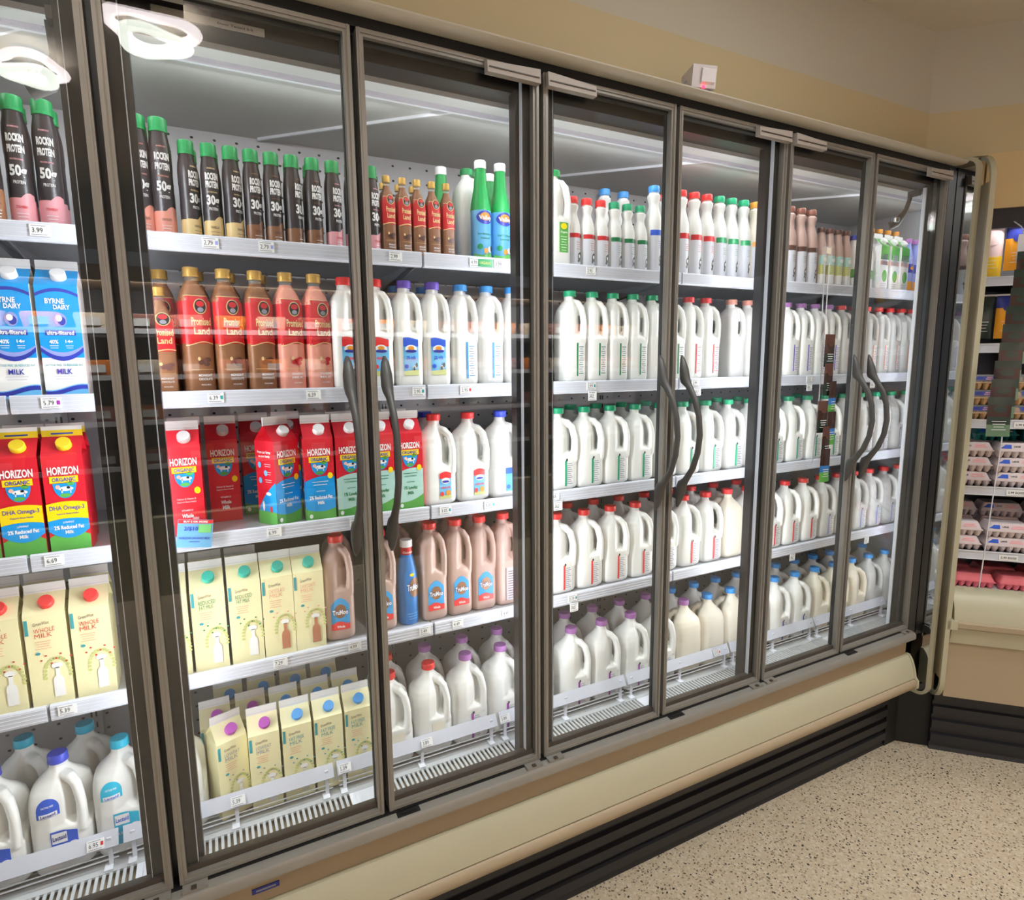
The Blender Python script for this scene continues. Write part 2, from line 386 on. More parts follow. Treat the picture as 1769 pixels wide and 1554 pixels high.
# --- bottles
def lathe_bottle(name, prof, mats, capz, capr, caph, capm, lab=None, seg=26, neck=None):
    root = empty(name); b = MB(); b.lathe(prof, mats, seg); o = b.build('body', root, 40)
    cap_mesh(root, capz, capr, caph, capm)
    if lab:
        L = Lab(bvhproj(o.data), .006); lab(L); L.b.build('label', root, 60)
    return reg(root)
def protein(big, base, word, rotn=0):
    h = .238 if big else .202; r = .0205 if big else .0188; t = h-.024
    zb = .055 if big else .045
    prof = [(r*.9, 0), (r, .004), (r, zb), (r, zb+.0008), (r*1.0, t*.42), (r*.97, t*.45), (r*.97, t*.62), (r, t*.65), (r*1.0, t*.80), (r*.93, t*.88), (r*.80, t*.95), (r*.74, t)]
    mats = [base, base, SLEEVE]+[SLEEVE]*8
    g = '50g' if big else '30g'
    def f(L):
        d = rotn; w = r*1.05
        L.strip(-r*.9, r*.9, lambda u: zb-.002, lambda u: zb+.010*max(0, math.sin(u*130+d*50))+.001, base, 0)
        L.text('ROCKIN', d, t*.755, w*1.15, .015, WHITE, 1, .05); L.text('PROTEIN', d, t*.665, w*1.15, .014, WHITE, 1, .05)
        L.text('PROTEIN SHAKE', d, t*.58, w*.9, .003, base, 1); L.text(g, d, t*.475, w*1.15, .026, WHITE, 1, .04); L.text('PROTEIN', d, t*.39, w*.8, .006, WHITE, 1)
        L.text(word, d, zb*.72, w*.8, .005, LRED if base is PINK else BRND, 1, .02); L.lines(d, zb*.5, w*.8, 3, .006, WHITE if base is not CRM else BROWN, 1, .0010)
        L.text('SHAMROCK', d, t*.845, w*.75, .003, base, 1)
    return lathe_bottle('protein_shake_bottle', prof, mats, t-.003, r*.84, .027, CAPK, f)
def round_milk(h, r, capm, band, mat=MILK):
    t = h-.016
    prof = [(r*.9, 0), (r, .004), (r, t*.60), (r*.95, t*.66), (r*.80, t*.73), (r*.64, t*.79), (r*.57, t*.83), (r*.58, t*.86), (r*.68, t*.90), (r*.74, t*.93), (r*.73, t*.95), (r*.58, t*.965), (r*.54, t)]
    def f(L):
        L.strip(-r*.92, r*.92, lambda u: t*.04, lambda u: t*.47, M('frosted_label', (214, 216, 224), .4), 0)
        L.strip(-r*.92, r*.92, lambda u: t*.47, lambda u: t*.535, band, 0)
        L.ell(.004, t*.19, .006, .012, BLACK, 1); L.ell(.009, t*.24, .004, .006, BLACK, 1); L.ell(.001, t*.13, .004, .004, BLACK, 1); L.ell(.004, t*.20, .003, .005, WHITE, 2)
        L.lines(.003, t*.40, .02, 4, .006, band, 1, .001); L.ell(r*.55, t*.5, .004, .005, INK, 2)
    return lathe_bottle('milk_bottle', prof, mat, t-.004, r*.66, .018, capm, f)
def promised(big, choc=True):
    s = 1.0 if big else .73
    hw = .0285 if big else .0170; h = .262 if big else .190; t = h-.014
    fl = BROWN if choc else SALM; zl = .105 if big else .075; zt = .205 if big else .138
    R = [sq(hw*.9, hw*.9, 0, 5), sq(hw, hw, .006, 5), sq(hw, hw, zl, 5), sq(hw*.99, hw*.99, zt-.012*s, 5), sq(hw*.78, hw*.78, zt+.010*s, 3.4), sq(hw*.5, hw*.5, zt+.026*s, 2.4), sq(hw*.46, hw*.46, t-.012, 2), sq(hw*.46, hw*.46, t, 2)]
    root = empty('flavoured_milk_bottle'); b = MB(); b.loft(R, [fl, fl, LRED, fl, fl, fl, CLEAR]); o = b.build('body', root, 40)
    cap_mesh(root, t-.004, hw*.56, .018*s+.002, GOLD)
    L = Lab(bvhproj(o.data), .006)
    e = hw*.93
    L.strip(-e, e, lambda u: zl+.004*math.sin(u*90+1), lambda u: zt-.002*s, LRED, 0); L.strip(-e, e, lambda u: zl-.0015+.004*math.sin(u*90+1), lambda u: zl+.0005+.004*math.sin(u*90+1), CRM, 1)
    L.strip(-e*.9, e*.9, lambda u: zt-.002*s, lambda u: zt-.0005*s, CRM, 1)
    c = hw*.15
    L.ell(c, zl+.077*s, .013*s, .016*s, CRM, 1); L.ell(c, zl+.077*s, .011*s, .014*s, BLACK, 2); L.ell(c, zl+.082*s, .008*s, .006*s, LRED, 3); L.ell(c, zl+.070*s, .006*s, .005*s, GREY, 3)
    L.text('Promised', c, zl+.046*s, hw*1.35, .017*s, CRM, 1, .03); L.text('Land', c, zl+.026*s, hw*1.1, .015*s, CRM, 1, .03)
    for k, (du, dv) in enumerate([(0, 0), (.007, .003), (-.006, -.003), (.004, -.006)]): L.ell(c+du*s, .068*s+dv*s, .006*s, .005*s, BRND if choc else LRED, 1+k % 2)
    L.ell(c-.010*s, .073*s, .003*s, .004*s, CRM, 2)
    L.rect(-e*.8, .050*s, e*.8, .0507*s, CRM, 1); L.text('MIDNIGHT' if choc else 'STRAWBERRY', c, .038*s, hw*.95, .005*s, WHITE, 1, .02); L.text('CHOCOLATE' if choc else 'MILK', c, .030*s, hw*.95, .005*s, WHITE, 1, .02)
    L.text('WHOLE MILK', c, .018*s, hw*.7, .003*s, WHITE, 1)
    L.b.build('label', root, 60)
    return reg(root)
def kefir():
    r = .0265; prof = [(r*.9, 0), (r, .005), (r, .115), (r*1.02, .13), (r*.94, .150), (r*.66, .190), (r*.55, .225), (r*.52, .238)]
    def f(L):
        L.strip(-.025, .025, lambda u: .003, lambda u: .022+.003*math.sin(u*150), GRN, 1)
        L.ell(0, .112, .021, .017, NAVY, 1); L.ell(0, .114, .014, .010, CAPO, 2); L.text('Valley', 0, .110, .034, .014, WHITE, 3, .04)
        L.text('low fat cultured', 0, .072, .036, .006, GRND, 1, .01); L.text('buttermilk', 0, .062, .026, .006, GRND, 1, .01)
        L.ell(-.014, .040, .006, .007, GRND, 1); L.ell(.012, .034, .007, .008, WHITE, 2); L.ell(.016, .036, .003, .008, BLACK, 3); L.ell(0, .030, .006, .007, CAPO, 2)
    return lathe_bottle('buttermilk_bottle', prof, [SKY, SKY, SKY, GRND_B, GRND_B, GRND_B, GRND_B], .234, .0155, .020, CAPW, f)
GRND_B = C('bottle_green', (14, 150, 74))
def blue_choc():
    r = .027; prof = [(r*.9, 0), (r, .005), (r, .12), (r*.95, .14), (r*.68, .175), (r*.58, .186), (r*.56, .205), (r*.54, .209)]
    def f(L):
        L.ell(.012, .10, .015, .026, BROWN, 1); L.text('TruMoo', .008, .102, .034, .018, NAVY, 2, .09); L.text('TruMoo', .008, .102, .033, .017, WHITE, 3, .03)
        L.ell(.005, .135, .006, .004, YEL, 1); L.text('Chocolate', .0, .193, .024, .006, WHITE, 1, .02); L.lines(.005, .03, .03, 3, .007, SKY, 1)
    return lathe_bottle('chocolate_milk_bottle', prof, [BLUEB]*5+[LRED, LRED], .206, .0165, .018, CAPW, f)
BLUEB = C('bottle_blue', (16, 120, 200))
def mini(h, r, mat, capm, lab, name='drink_bottle'):
    t = h-.014; prof = [(r*.9, 0), (r, .004), (r, t*.62), (r*.9, t*.75), (r*.6, t*.88), (r*.5, t)]
    def f(L):
        for k, c in enumerate(lab): L.strip(-r*.9, r*.9, lambda u, k=k: t*(.08+.5*k/len(lab)), lambda u, k=k: t*(.08+.5*(k+1)/len(lab)), c, 0)
        L.lines(0, t*.4, r*1.1, 4, .008, GREY, 1, .0012); L.ell(0, t*.5, r*.4, .007, lab[0], 2)
    return lathe_bottle(name, prof, mat, t-.003, r*.66, .016, capm, f)
# --- gable cartons
def carton(front, side, fin, capm, art, sideart=None, w=.066, hb=.193, name='milk_carton', roof=None, hr=.040, capx=.004):
    root = empty(name); b = MB(); a = w/2; zr = hb+hr*.86; zf = hb+hr*1.35; t = .0012
    roof = roof or front
    b.add([(-a, -a, 0), (a, -a, 0), (a, -a, hb), (-a, -a, hb)], [(0, 1, 2, 3)], front)
    b.add([(a, a, 0), (-a, a, 0), (-a, a, hb), (a, a, hb)], [(0, 1, 2, 3)], front)
    b.add([(-a, a, 0), (-a, -a, 0), (-a, -a, hb), (-a, a, hb)], [(0, 1, 2, 3)], side)
    b.add([(a, -a, 0), (a, a, 0), (a, a, hb), (a, -a, hb)], [(0, 1, 2, 3)], side)
    b.add([(-a, -a, 0), (a, -a, 0), (a, a, 0), (-a, a, 0)], [(3, 2, 1, 0)], side)
    b.add([(-a, -a, hb), (a, -a, hb), (a, -t, zr), (-a, -t, zr)], [(0, 1, 2, 3)], roof)
    b.add([(-a, t, zr), (a, t, zr), (a, a, hb), (-a, a, hb)], [(0, 1, 2, 3)], roof)
    for s in (-1, 1):       # tucked gable ends
        b.add([(s*a, -a, hb), (s*a, a, hb), (s*a*.25, 0, hb+hr*.50), (s*a, -t, zr), (s*a, t, zr)], [(0, 1, 2), (0, 2, 3), (1, 4, 2), (3, 2, 4)], side)
    b.build('body', root, 0)
    f = MB(); f.box(-a, a, -t, t, zr-.001, zf, fin); f.box(-a*.98, a*.98, -t*1.25, t*1.25, zr+.004, zr+.0046, LGREY)
    f.build('top_fin', root, 0)
    sl = math.atan2(zr-hb, a-t)
    cap_mesh(root, hb+hr*.42, .0130, .0135, capm, c=(capx, -a+(a)*.49), tilt=sl)
    L = Lab(flatproj(-a)); art(L, a, hb)
    if sideart:
        L.p = sideproj(-a); sideart(L, a, hb)
    L.b.build('printed_panel', root, 0)
    return reg(root)
def horizon(kind):
    red = RED
    def art(L, a, hb):
        e = a
        if kind == 'dha':
            L.strip(-e, e, lambda u: 0, lambda u: .042-10*u*u, GRN, 0); L.strip(-e, e, lambda u: .028+14*u*u, lambda u: .074, BLUE, 1)
            L.strip(-e, e, lambda u: .068-4*u*u+.0, lambda u: .102-4*u*u, YEL, 2)
            L.text('DHA Omega-3', 0, .088, .056, .011, NAVY, 3, .01); L.text('Supports Brain Health', 0, .077, .036, .0035, NAVY, 3)
            L.text('LOWFAT', 0, .060, .018, .004, WHITE, 3); L.text('2% Reduced Fat', 0, .050, .048, .008, WHITE, 3, .03); L.text('Milk', 0, .040, .014, .007, WHITE, 3, .03)
        elif kind == 'whole':
            L.text('Whole', .0, .046, .022, .009, WHITE, 3, .04); L.text('Milk', .0, .034, .016, .009, WHITE, 3, .04); L.text('VITAMIN D', 0, .058, .022, .004, WHITE, 3)
            L.text('Calcium & Vitamin D', 0, .083, .036, .004, WHITE, 3, .01); L.text('Supports Bone Health', 0, .076, .036, .004, WHITE, 3, .01); L.ell(.022, .100, .006, .0075, YEL, 2)
        else:
            bl = BLUE if kind == 'two' else MINT; tx = WHITE if kind == 'two' else GRND
            L.strip(-e, e, lambda u: 0, lambda u: .106-6*(u-.01)**2, bl, 0); L.strip(-e, e, lambda u: 0, lambda u: .022+6*(u*u) if kind == 'two' else .020+8*(u+.02)**2*.8, GRN, 1)
            L.text('2% Reduced Fat' if kind == 'two' else '1% Lowfat', 0, .056, .052 if kind == 'two' else .034, .009, tx, 3, .03); L.text('Milk', 0, .043, .016, .008, tx, 3, .03)
            L.lines(0, .092, .036, 2, .007, tx, 3); L.lines(0, .070, .02, 1, .007, tx, 3); L.ell(.023, .106, .006, .0075, YEL, 3)
            L.ell(-.024, .012, .004, .005, WHITE, 3)
        L.text('HORIZON', 0, .163, .050, .016, WHITE, 3, .03); L.rect(-.023, .139, .023, .152, YEL, 2); L.text('ORGANIC', 0, .1455, .038, .008, NAVY, 3, .02)
        L.ell(0, .138, .019, .030, BLUE, 1, 180, 360); L.ell(.002, .127, .012, .0045, WHITE, 2); L.ell(-.011, .131, .004, .004, C('pale_pink', (240, 190, 180)), 3); L.ell(.006, .129, .003, .0025, BLACK, 3); L.rect(-.006, .119, -.004, .127, WHITE, 2); L.rect(.008, .118, .010, .126, WHITE, 2); L.ell(0, .114, .009, .004, GRN, 2); L.ell(.010, .137, .006, .004, GRN, 2)
    def side(L, a, hb):
        L.text('From our farms', 0, .168, .046, .007, WHITE, 2, .02); L.text('to your family', 0, .158, .040, .007, WHITE, 2, .02)
        if kind in ('two', 'one', 'whole2'):
            L.strip(-a, a, lambda u: 0, lambda u: .02+.08*max(0, (u+a)/(2*a))**.6, BLUE if kind != 'one' else MINT, 0); L.strip(-a, a, lambda u: 0, lambda u: .030, GRN, 1)
            L.ell(.008, .072, .009, .004, WHITE, 2); L.ell(-.012, .042, .004, .012, WHITE, 2); L.ell(.014, .036, .004, .008, LRED, 2)
        for k in range(3): L.ell(-.018+.02*(k % 2), .138-.018*k, .006, .007, SKY, 2); L.lines(.010, .140-.018*k, .022, 2, .005, WHITE, 2, .001)
    fin = CAPY if kind == 'dha' else WHITE
    c = carton(red, red, WHITE, {'dha': CAPY}.get(kind, CAPW), art, side, roof=red)
    if kind == 'dha':
        for o in kids(c):
            if o.name.startswith('top_fin'):
                b = MB(); a = .033; b.box(-a, a, -.0012, .0012, .226, .240, CAPY); b.box(-a, a, -.0012, .0012, .240, .248, WHITE); b.box(-.018, .018, -.0014, -.0011, .2315, .2345, NAVY)
                o.data = b.mesh('top_fin', 0)
    return c
def bluecarton():
    def art(L, a, hb):
        e = a
        L.rect(-e, .076, e, hb, BLUE, 0); L.strip(-e, e, lambda u: .070+16*u*u, lambda u: .078+16*u*u, NAVY, 2); L.strip(-e, e, lambda u: .078+16*u*u, lambda u: .086+12*u*u, LILAC, 1)
        L.strip(-e, e, lambda u: hb-.012-9*u*u, lambda u: hb-.006-9*u*u, NAVY, 1); L.strip(-e, e, lambda u: .0, lambda u: .020+.006*math.sin(u*60), SKY, 0); L.strip(-e, e, lambda u: .010+.006*math.sin(u*60), lambda u: .018+.006*math.sin(u*60), NAVY, 1)
        L.text('BYRNE', -.004, .182, .030, .010, WHITE, 3, .03); L.text('DAIRY', .006, .171, .026, .009, WHITE, 3, .03); L.ell(.002, .147, .010, .013, LILAC, 2); L.ell(.004, .145, .006, .008, NAVY, 3); L.ell(0, .150, .005, .006, WHITE, 4)
        L.rect(-.024, .118, .024, .128, NAVY, 2); L.text('ultra-filtered', 0, .123, .042, .008, WHITE, 3, .02)
        L.text('40%', -.012, .106, .014, .008, WHITE, 3, .03); L.text('14g', .012, .106, .012, .008, WHITE, 3, .03); L.lines(-.012, .098, .014, 2, .004, WHITE, 3, .001); L.lines(.012, .098, .012, 2, .004, WHITE, 3, .001)
        L.text('LACTOSE FREE  2% REDUCED FAT', 0, .062, .060, .004, TEAL, 3); L.text('MILK', 0, .050, .024, .010, NAVY, 3, .02); L.lines(0, .040, .034, 2, .005, LGREY, 3)
    return carton(WHITE, WHITE, WHITE, CAPW, art, None, w=.067, hb=.212, roof=BLUE, hr=.036)
def green_carton(w1, w2, tc, capm, bott=None, name='milk_carton'):
    bott = bott or WHITE
    def art(L, a, hb):
        L.rect(-a+.0015, hb-.040, -a+.007, hb-.008, TEAL, 1)
        L.text('GreenWise', -.006, hb-.018, .026, .007, BRND, 2, .0, .1); L.text(w1, -.002, hb-.032, .034, .009, tc, 2, -.005, .06); L.text(w2, -.004, hb-.043, .028, .009, tc, 2, -.005, .06)
        L.lines(-.006, hb-.056, .026, 4, .005, SALM, 2, .001); L.ell(-.016, hb-.080, .004, .003, TEAL, 1)
        for k in range(16):
            t = k/15; an = math.radians(200*t-10); L.ell(.012+.021*math.cos(an), .062+.034*math.sin(an), .0035, .003, OLIVE, 1)
        for k in range(7): L.ell(-.012+.008*k, .095+.01*math.sin(k*2.1), .002, .0016, tc, 2)
        L.rect(.003, .014, .021, .046, bott, 2); L.ell(.012, .046, .009, .014, bott, 3); L.rect(.0085, .05, .0155, .076, bott, 2); L.ell(.012, .080, .009, .006, WHITE, 2)
    return carton(PALE, PALE, WHITE, capm, art, None, w=.068, hb=.190, name=name, hr=.040)
def sidecarton():
    def art(L, a, hb):
        L.rect(-a, hb-.05, a, hb, GRN, 0); L.rect(-a, hb-.07, a, hb-.055, SALM, 0); L.rect(-a*.7, .10, a*.7, .14, LGREY, 0); L.lines(0, .13, .03, 4, .008, GREY, 1); L.ell(.004, .06, .018, .022, GRN, 1); L.lines(0, .03, .04, 3, .007, GREY, 1)
    return carton(WHITE, WHITE, WHITE, CAPW, art, None, w=.060, hb=.170, roof=GRN, name='oat_drink_carton', hr=.036)
# ------------------------------------------------------------------ the room
def struct(name, b, smooth=0): o = b.build(name, None, smooth); o['kind'] = 'structure'; return o
XS = [0, .432, .853, 1.259, 1.681, 2.085, 2.507]
XB = [-1.26, -.84, -.42]+XS
b = MB(); b.add([(-5, -6, 0), (7, -6, 0), (7, 2.2, 0), (-5, 2.2, 0)], [(0, 1, 2, 3)], floor_mat()); struct('floor', b)
CEILZ = 2.712
b = MB(); b.box(-5, 7, -6, 2.2, CEILZ, CEILZ+.05, M('ceiling_paint', (200, 192, 176), .8)); struct('ceiling', b)
WY = M('wall_yellow', (188, 172, 136), .75, bump=.1, bscale=200); WG = M('wall_taupe', (184, 178, 162), .75, bump=.1, bscale=200)
WZ = 2.443
b = MB(); b.box(-5, 2.526, .10, .16, 2.235, WZ, WY); b.box(-5, 2.526, .10, .16, WZ, CEILZ, WG); struct('wall_back', b)
S2 = math.sqrt(.5); PX, PY = 2.58, -.075
EG = Matrix.Translation((PX, PY, 0)) @ Matrix.Rotation(-math.pi/4, 4, 'Z')
def ET(v): return tuple(EG @ Vector(v))
c0 = EG.inverted() @ Vector((2.526, .10, 0))
b = MB(); b.box(c0.x, 4.2, c0.y, c0.y+.06, 2.28, WZ-.002, WY, ET); b.box(c0.x, 4.2, c0.y, c0.y+.06, WZ-.002, CEILZ, WG, ET); struct('wall_right', b)
# ------------------------------------------------------------------ the milk case
mc = empty('glass_door_refrigerator_case', (.8, .25, 0), 0, 'long cream and grey glass-door dairy case along the wall, seven doors showing', 'refrigerator')
def mp(name, b, smooth=30, label=None):
    b.v = [(v[0]-.8, v[1]-.25, v[2]) for v in b.v]; o = b.build(name, mc, smooth)
    if label: o['label'] = label
    return o
XL, XR = -1.28, 2.78
b = MB(); b.box(XL, XR, .56, .60, .45, 2.30, perf_mat()); mp('back_wall', b, 0)
b = MB(); b.box(XL, XR, .10, .60, 2.165, 2.20, INCEIL); mp('interior_ceiling', b, 0)
b = MB(); b.box(XR, XR+.02, .14, .60, .45, 2.20, SHELFM); mp('end_wall', b, 0); b = MB(); b.box(XL-.02, XL, .10, .60, .45, 2.20, SHELFM); mp('end_wall', b, 0)
b = MB(); b.prism([(.098, 2.190), (.104, 2.194), (.158, 2.168), (.152, 2.160)], XL, XR, HONEY); b.box(XL, XR, .152, .160, 2.157, 2.166, WHT); mp('air_discharge_strip', b, 0, 'perforated pale strip with white lower edge')
for (xa, ya, xb, yb) in [(.70, .16, .30, .55), (1.52, .16, 1.12, .55), (2.34, .16, 1.94, .55), (-.12, .16, -.5, .55)]:  # thin white strips running diagonally across the interior ceiling
    b = MB(); d = Vector((xb-xa, yb-ya, 0)).normalized(); n = Vector((-d.y, d.x, 0))*.003
    b.add([(xa-n.x, ya-n.y, 2.158), (xa+n.x, ya+n.y, 2.158), (xb+n.x, yb+n.y, 2.158), (xb-n.x, yb-n.y, 2.158), (xa-n.x, ya-n.y, 2.165), (xa+n.x, ya+n.y, 2.165), (xb+n.x, yb+n.y, 2.165), (xb-n.x, yb-n.y, 2.165)],
          [(0, 1, 2, 3), (0, 4, 5, 1), (1, 5, 6, 2), (2, 6, 7, 3), (3, 7, 4, 0)], WHT); mp('ceiling_strip', b, 0)
b = MB(); b.box(XL, 2.55, .042, .10, 2.176, 2.235, MULL); b.box(XL, 2.55, .004, .042, 2.217, 2.237, BLK); mp('top_beam', b, 0, 'black beam above the doors')
# header: rounded aluminium cornice
b = MB(); pr = [(.10, 2.235), (.10, 2.262), (.03, 2.262), (-.022, 2.256), (-.040, 2.246), (-.045, 2.240), (-.038, 2.235), (-.02, 2.234), (.0, 2.236), (.0, 2.238)]
b.prism(pr, XL-.02, 2.53, HEAD); mp('header_cornice', b, 50, 'pale rounded header moulding')
# deck, plinth, ledge, bumper, kick plate
b = MB(); b.box(XL, XR, .145, .56, .490, .508, DECKM); b.box(XL, 2.62, .036, .145, .470, .478, BLK); b.box(XL, XR, .10, .56, .44, .489, TAN); mp('deck', b, 0, 'white enamel deck')
b = MB(); x = XL
while x < 2.60:
    k = ((x+.09) % .45)
    if k < .06: b.box(x, x+.013, .018, .145, .503, .507, WHT)
    else: b.box(x, x+.0060, .024, .130, .503, .507, DECKM)
    x += .0125
b.box(XL, 2.62, .018, .025, .503, .508, WHT); b.box(XL, 2.62, .128, .146, .503, .508, DECKM); mp('air_return_grille', b, 0, 'slotted white grille in front of the rack')
b = MB(); b.prism([(.036, .470), (.036, .520), (.0, .520), (-.024, .516), (-.030, .508), (-.030, .492), (-.022, .486), (.0, .486), (.0, .47)], XL, 2.507, ALU); mp('ledge_trim', b, 40, 'grey aluminium ledge below the doors')
b = MB(); b.box(XL, 2.507, -.004, .036, .518, .5225, BLK); mp('door_sill', b, 0)
b = MB(); b.box(XL, 2.500, 0, .04, .27, .486, TAN); mp('front_panel', b, 0, 'tan front panel')
b = MB(); b.prism([(0, .420), (-.010, .419), (-.022, .402), (-.033, .372), (-.040, .342), (-.041, .336), (0, .334)], XL, 2.500, CREAM); mp('bumper_panel', b, 30, 'cream curved bumper panel')
b = MB(); b.prism([(0, .333), (-.038, .333), (-.047, .328), (-.051, .316), (-.049, .300), (-.038, .288), (-.015, .284), (0, .286)], XL, 2.500, TAN); mp('bumper_rail', b, 50, 'tan rounded lower bumper rail')
b = MB(); b.prism([(.0, .424), (-.012, .423), (-.026, .404), (-.037, .372), (-.044, .340), (-.054, .328), (-.055, .300), (-.042, .284), (.0, .280)], 2.500, 2.510, CREAM); mp('bumper_end_cap', b, 40)
b = MB(); pr = [(.10, .284), (.055, .284)]
for k in range(5):
    z = .270-.052*k; pr += [(.040, z), (.040, z-.030), (.052, z-.036), (.052, z-.048)]
pr += [(.048, 0), (.10, 0)]
b.prism(pr, XL, 2.49, KICK); mp('kick_plate', b, 0, 'black ribbed kick plate')
b = MB(); b.box(2.492, 2.60, .045, .16, 0, .262, BLK); b.box(XL, 2.70, .16, .58, 0, .44, BLK); mp('base', b, 0)
b = MB(); b.box(2.508, 2.553, .002, .045, .486, 2.225, MULL); mp('end_jamb', b, 0)
b = MB(); b.box(.135, .190, -.002, .001, .444, .456, NAVY); b.box(.143, .183, -.0026, -.002, .448, .452, GREY); mp('maker_badge', b, 0, 'small dark badge on the tan panel')
for xm in (.432, 1.259, 2.085):
    b = MB(); b.box(xm+.02, xm+.075, -.020, -.004, .5165, .5195, BLK); b.box(xm+.03, xm+.065, -.016, -.010, .5195, .5215, BLK); mp('ledge_latch_plate', b, 0)
b = MB(); b.box(.09, .275, .0405, .0415, 2.178, 2.192, M('sticker_grey', (170, 165, 158), .5)); L = Lab(flatproj(.0405)); L.b = b; L.text('Door Tested 3-5', .225, 2.185, .06, .004, INK, 0); mp('rating_sticker', b, 0)
# mirror-faced end panel with cream edging
def edging(x0, x1, r, zt, zb, yf, yb, thick):
    out = []; inn = []
    def arc(cy, cz, rr, a0, a1):
        return [(cy+rr*math.cos(math.radians(a0+(a1-a0)*i/8)), cz+rr*math.sin(math.radians(a0+(a1-a0)*i/8))) for i in range(9)]
    out = [(yb, zt)]+arc(yf+r, zt-r, r, 90, 180)+arc(yf+r, zb+r, r, 180, 270)+[(yb, zb)]
    r2_ = r-thick; inn = [(yb, zt-thick)]+arc(yf+r, zt-r, r2_, 90, 180)+arc(yf+r, zb+r, r2_, 180, 270)+[(yb, zb+thick)]
    n = len(out); b = MB(); vs = [(x, y, z) for x in (x0, x1) for y, z in out+inn]; m = 2*n; fs = []
    for i in range(n-1):
        fs += [(i, i+1, n+i+1, n+i), (m+i, m+n+i, m+n+i+1, m+i+1), (i, m+i, m+i+1, i+1), (n+i, n+i+1, m+n+i+1, m+n+i)]
    fs += [(0, n, m+n, m), (n-1, m+n-1, m+2*n-1, 2*n-1)]
    return vs, fs
ep = empty('end_panel', (2.555, 0, .25), 0, 'mirrored end panel with cream edging at right end of the dairy case', 'panel')
def pp(root, name, b, smooth=40, label=None):
    b.v = [tuple(root.matrix_basis.inverted() @ Vector(v)) for v in b.v]; o = b.build(name, root, smooth)
    if label: o['label'] = label
    return o
b = MB(); b.box(2.556, 2.562, -.058, .098, .262, 2.252, MIRR); pp(ep, 'mirror_face', b, 0)
vs, fs = edging(2.553, 2.572, .045, 2.262, .250, -.068, .095, .012); b = MB(); b.add(vs, fs, CREAM); pp(ep, 'edge_trim', b, 30)

# doors
def stile(b, x0, x1, z0, z1, mat, y0, y1): b.box(x0, x1, y0, y1, z0, z1, mat)
ZB, ZT = .5245, 2.2155
ORDW = ['first', 'second', 'third', 'fourth', 'fifth', 'sixth', 'seventh', 'eighth', 'ninth', 'tenth', 'eleventh', 'twelfth', 'thirteenth', 'fourteenth', 'fifteenth', 'sixteenth', 'seventeenth', 'eighteenth', 'nineteenth', 'twentieth', 'twenty-first', 'twenty-second', 'twenty-third', 'twenty-fourth', 'twenty-fifth', 'twenty-sixth', 'twenty-seventh', 'twenty-eighth', 'twenty-ninth', 'thirtieth']
DOORL = {2: 'glass cooler door cropped at the left edge of the photo, in front of blue cartons',
         3: 'glass cooler door in front of black bottles and yellow cartons, handle at its right',
         4: 'glass cooler door in front of small red bottles and chocolate milk jugs',
         5: 'glass cooler door immediately left of the one below the motion sensor',
         6: 'glass cooler door directly below the motion sensor, its handle at the left edge',
         7: 'glass cooler door with the packet strip hanging before it',
         8: 'rightmost glass cooler door, beside the mirrored end panel'}
def handle(root, hx):
    b = MB(); q = [(1.583, -.004, 0, .003), (1.570, -.012, 0, .0085), (1.545, -.024, 0, .0125), (1.520, -.032, 0, .0125), (1.508, -.038, -.004, .011), (1.496, -.046, -.022, .0085), (1.465, -.066, -.046, .0072), (1.42, -.082, -.064, .0070), (1.37, -.088, -.070, .0070)]
    q = q+[(2.74-z, a, c, ww) for z, a, c, ww in q[::-1][1:]]
    rings = []
    for z, yo, yi, ww in q:
        m = (yo+yi)/2; hh = max((yi-yo)/2, .002)
        rings.append([(hx+ww*math.cos(t), m+hh*math.sin(t), z) for t in [2*math.pi*(k+.5)/12 for k in range(12)]])
    b.loft(rings, CHAR); return pp(root, 'handle', b, 60)
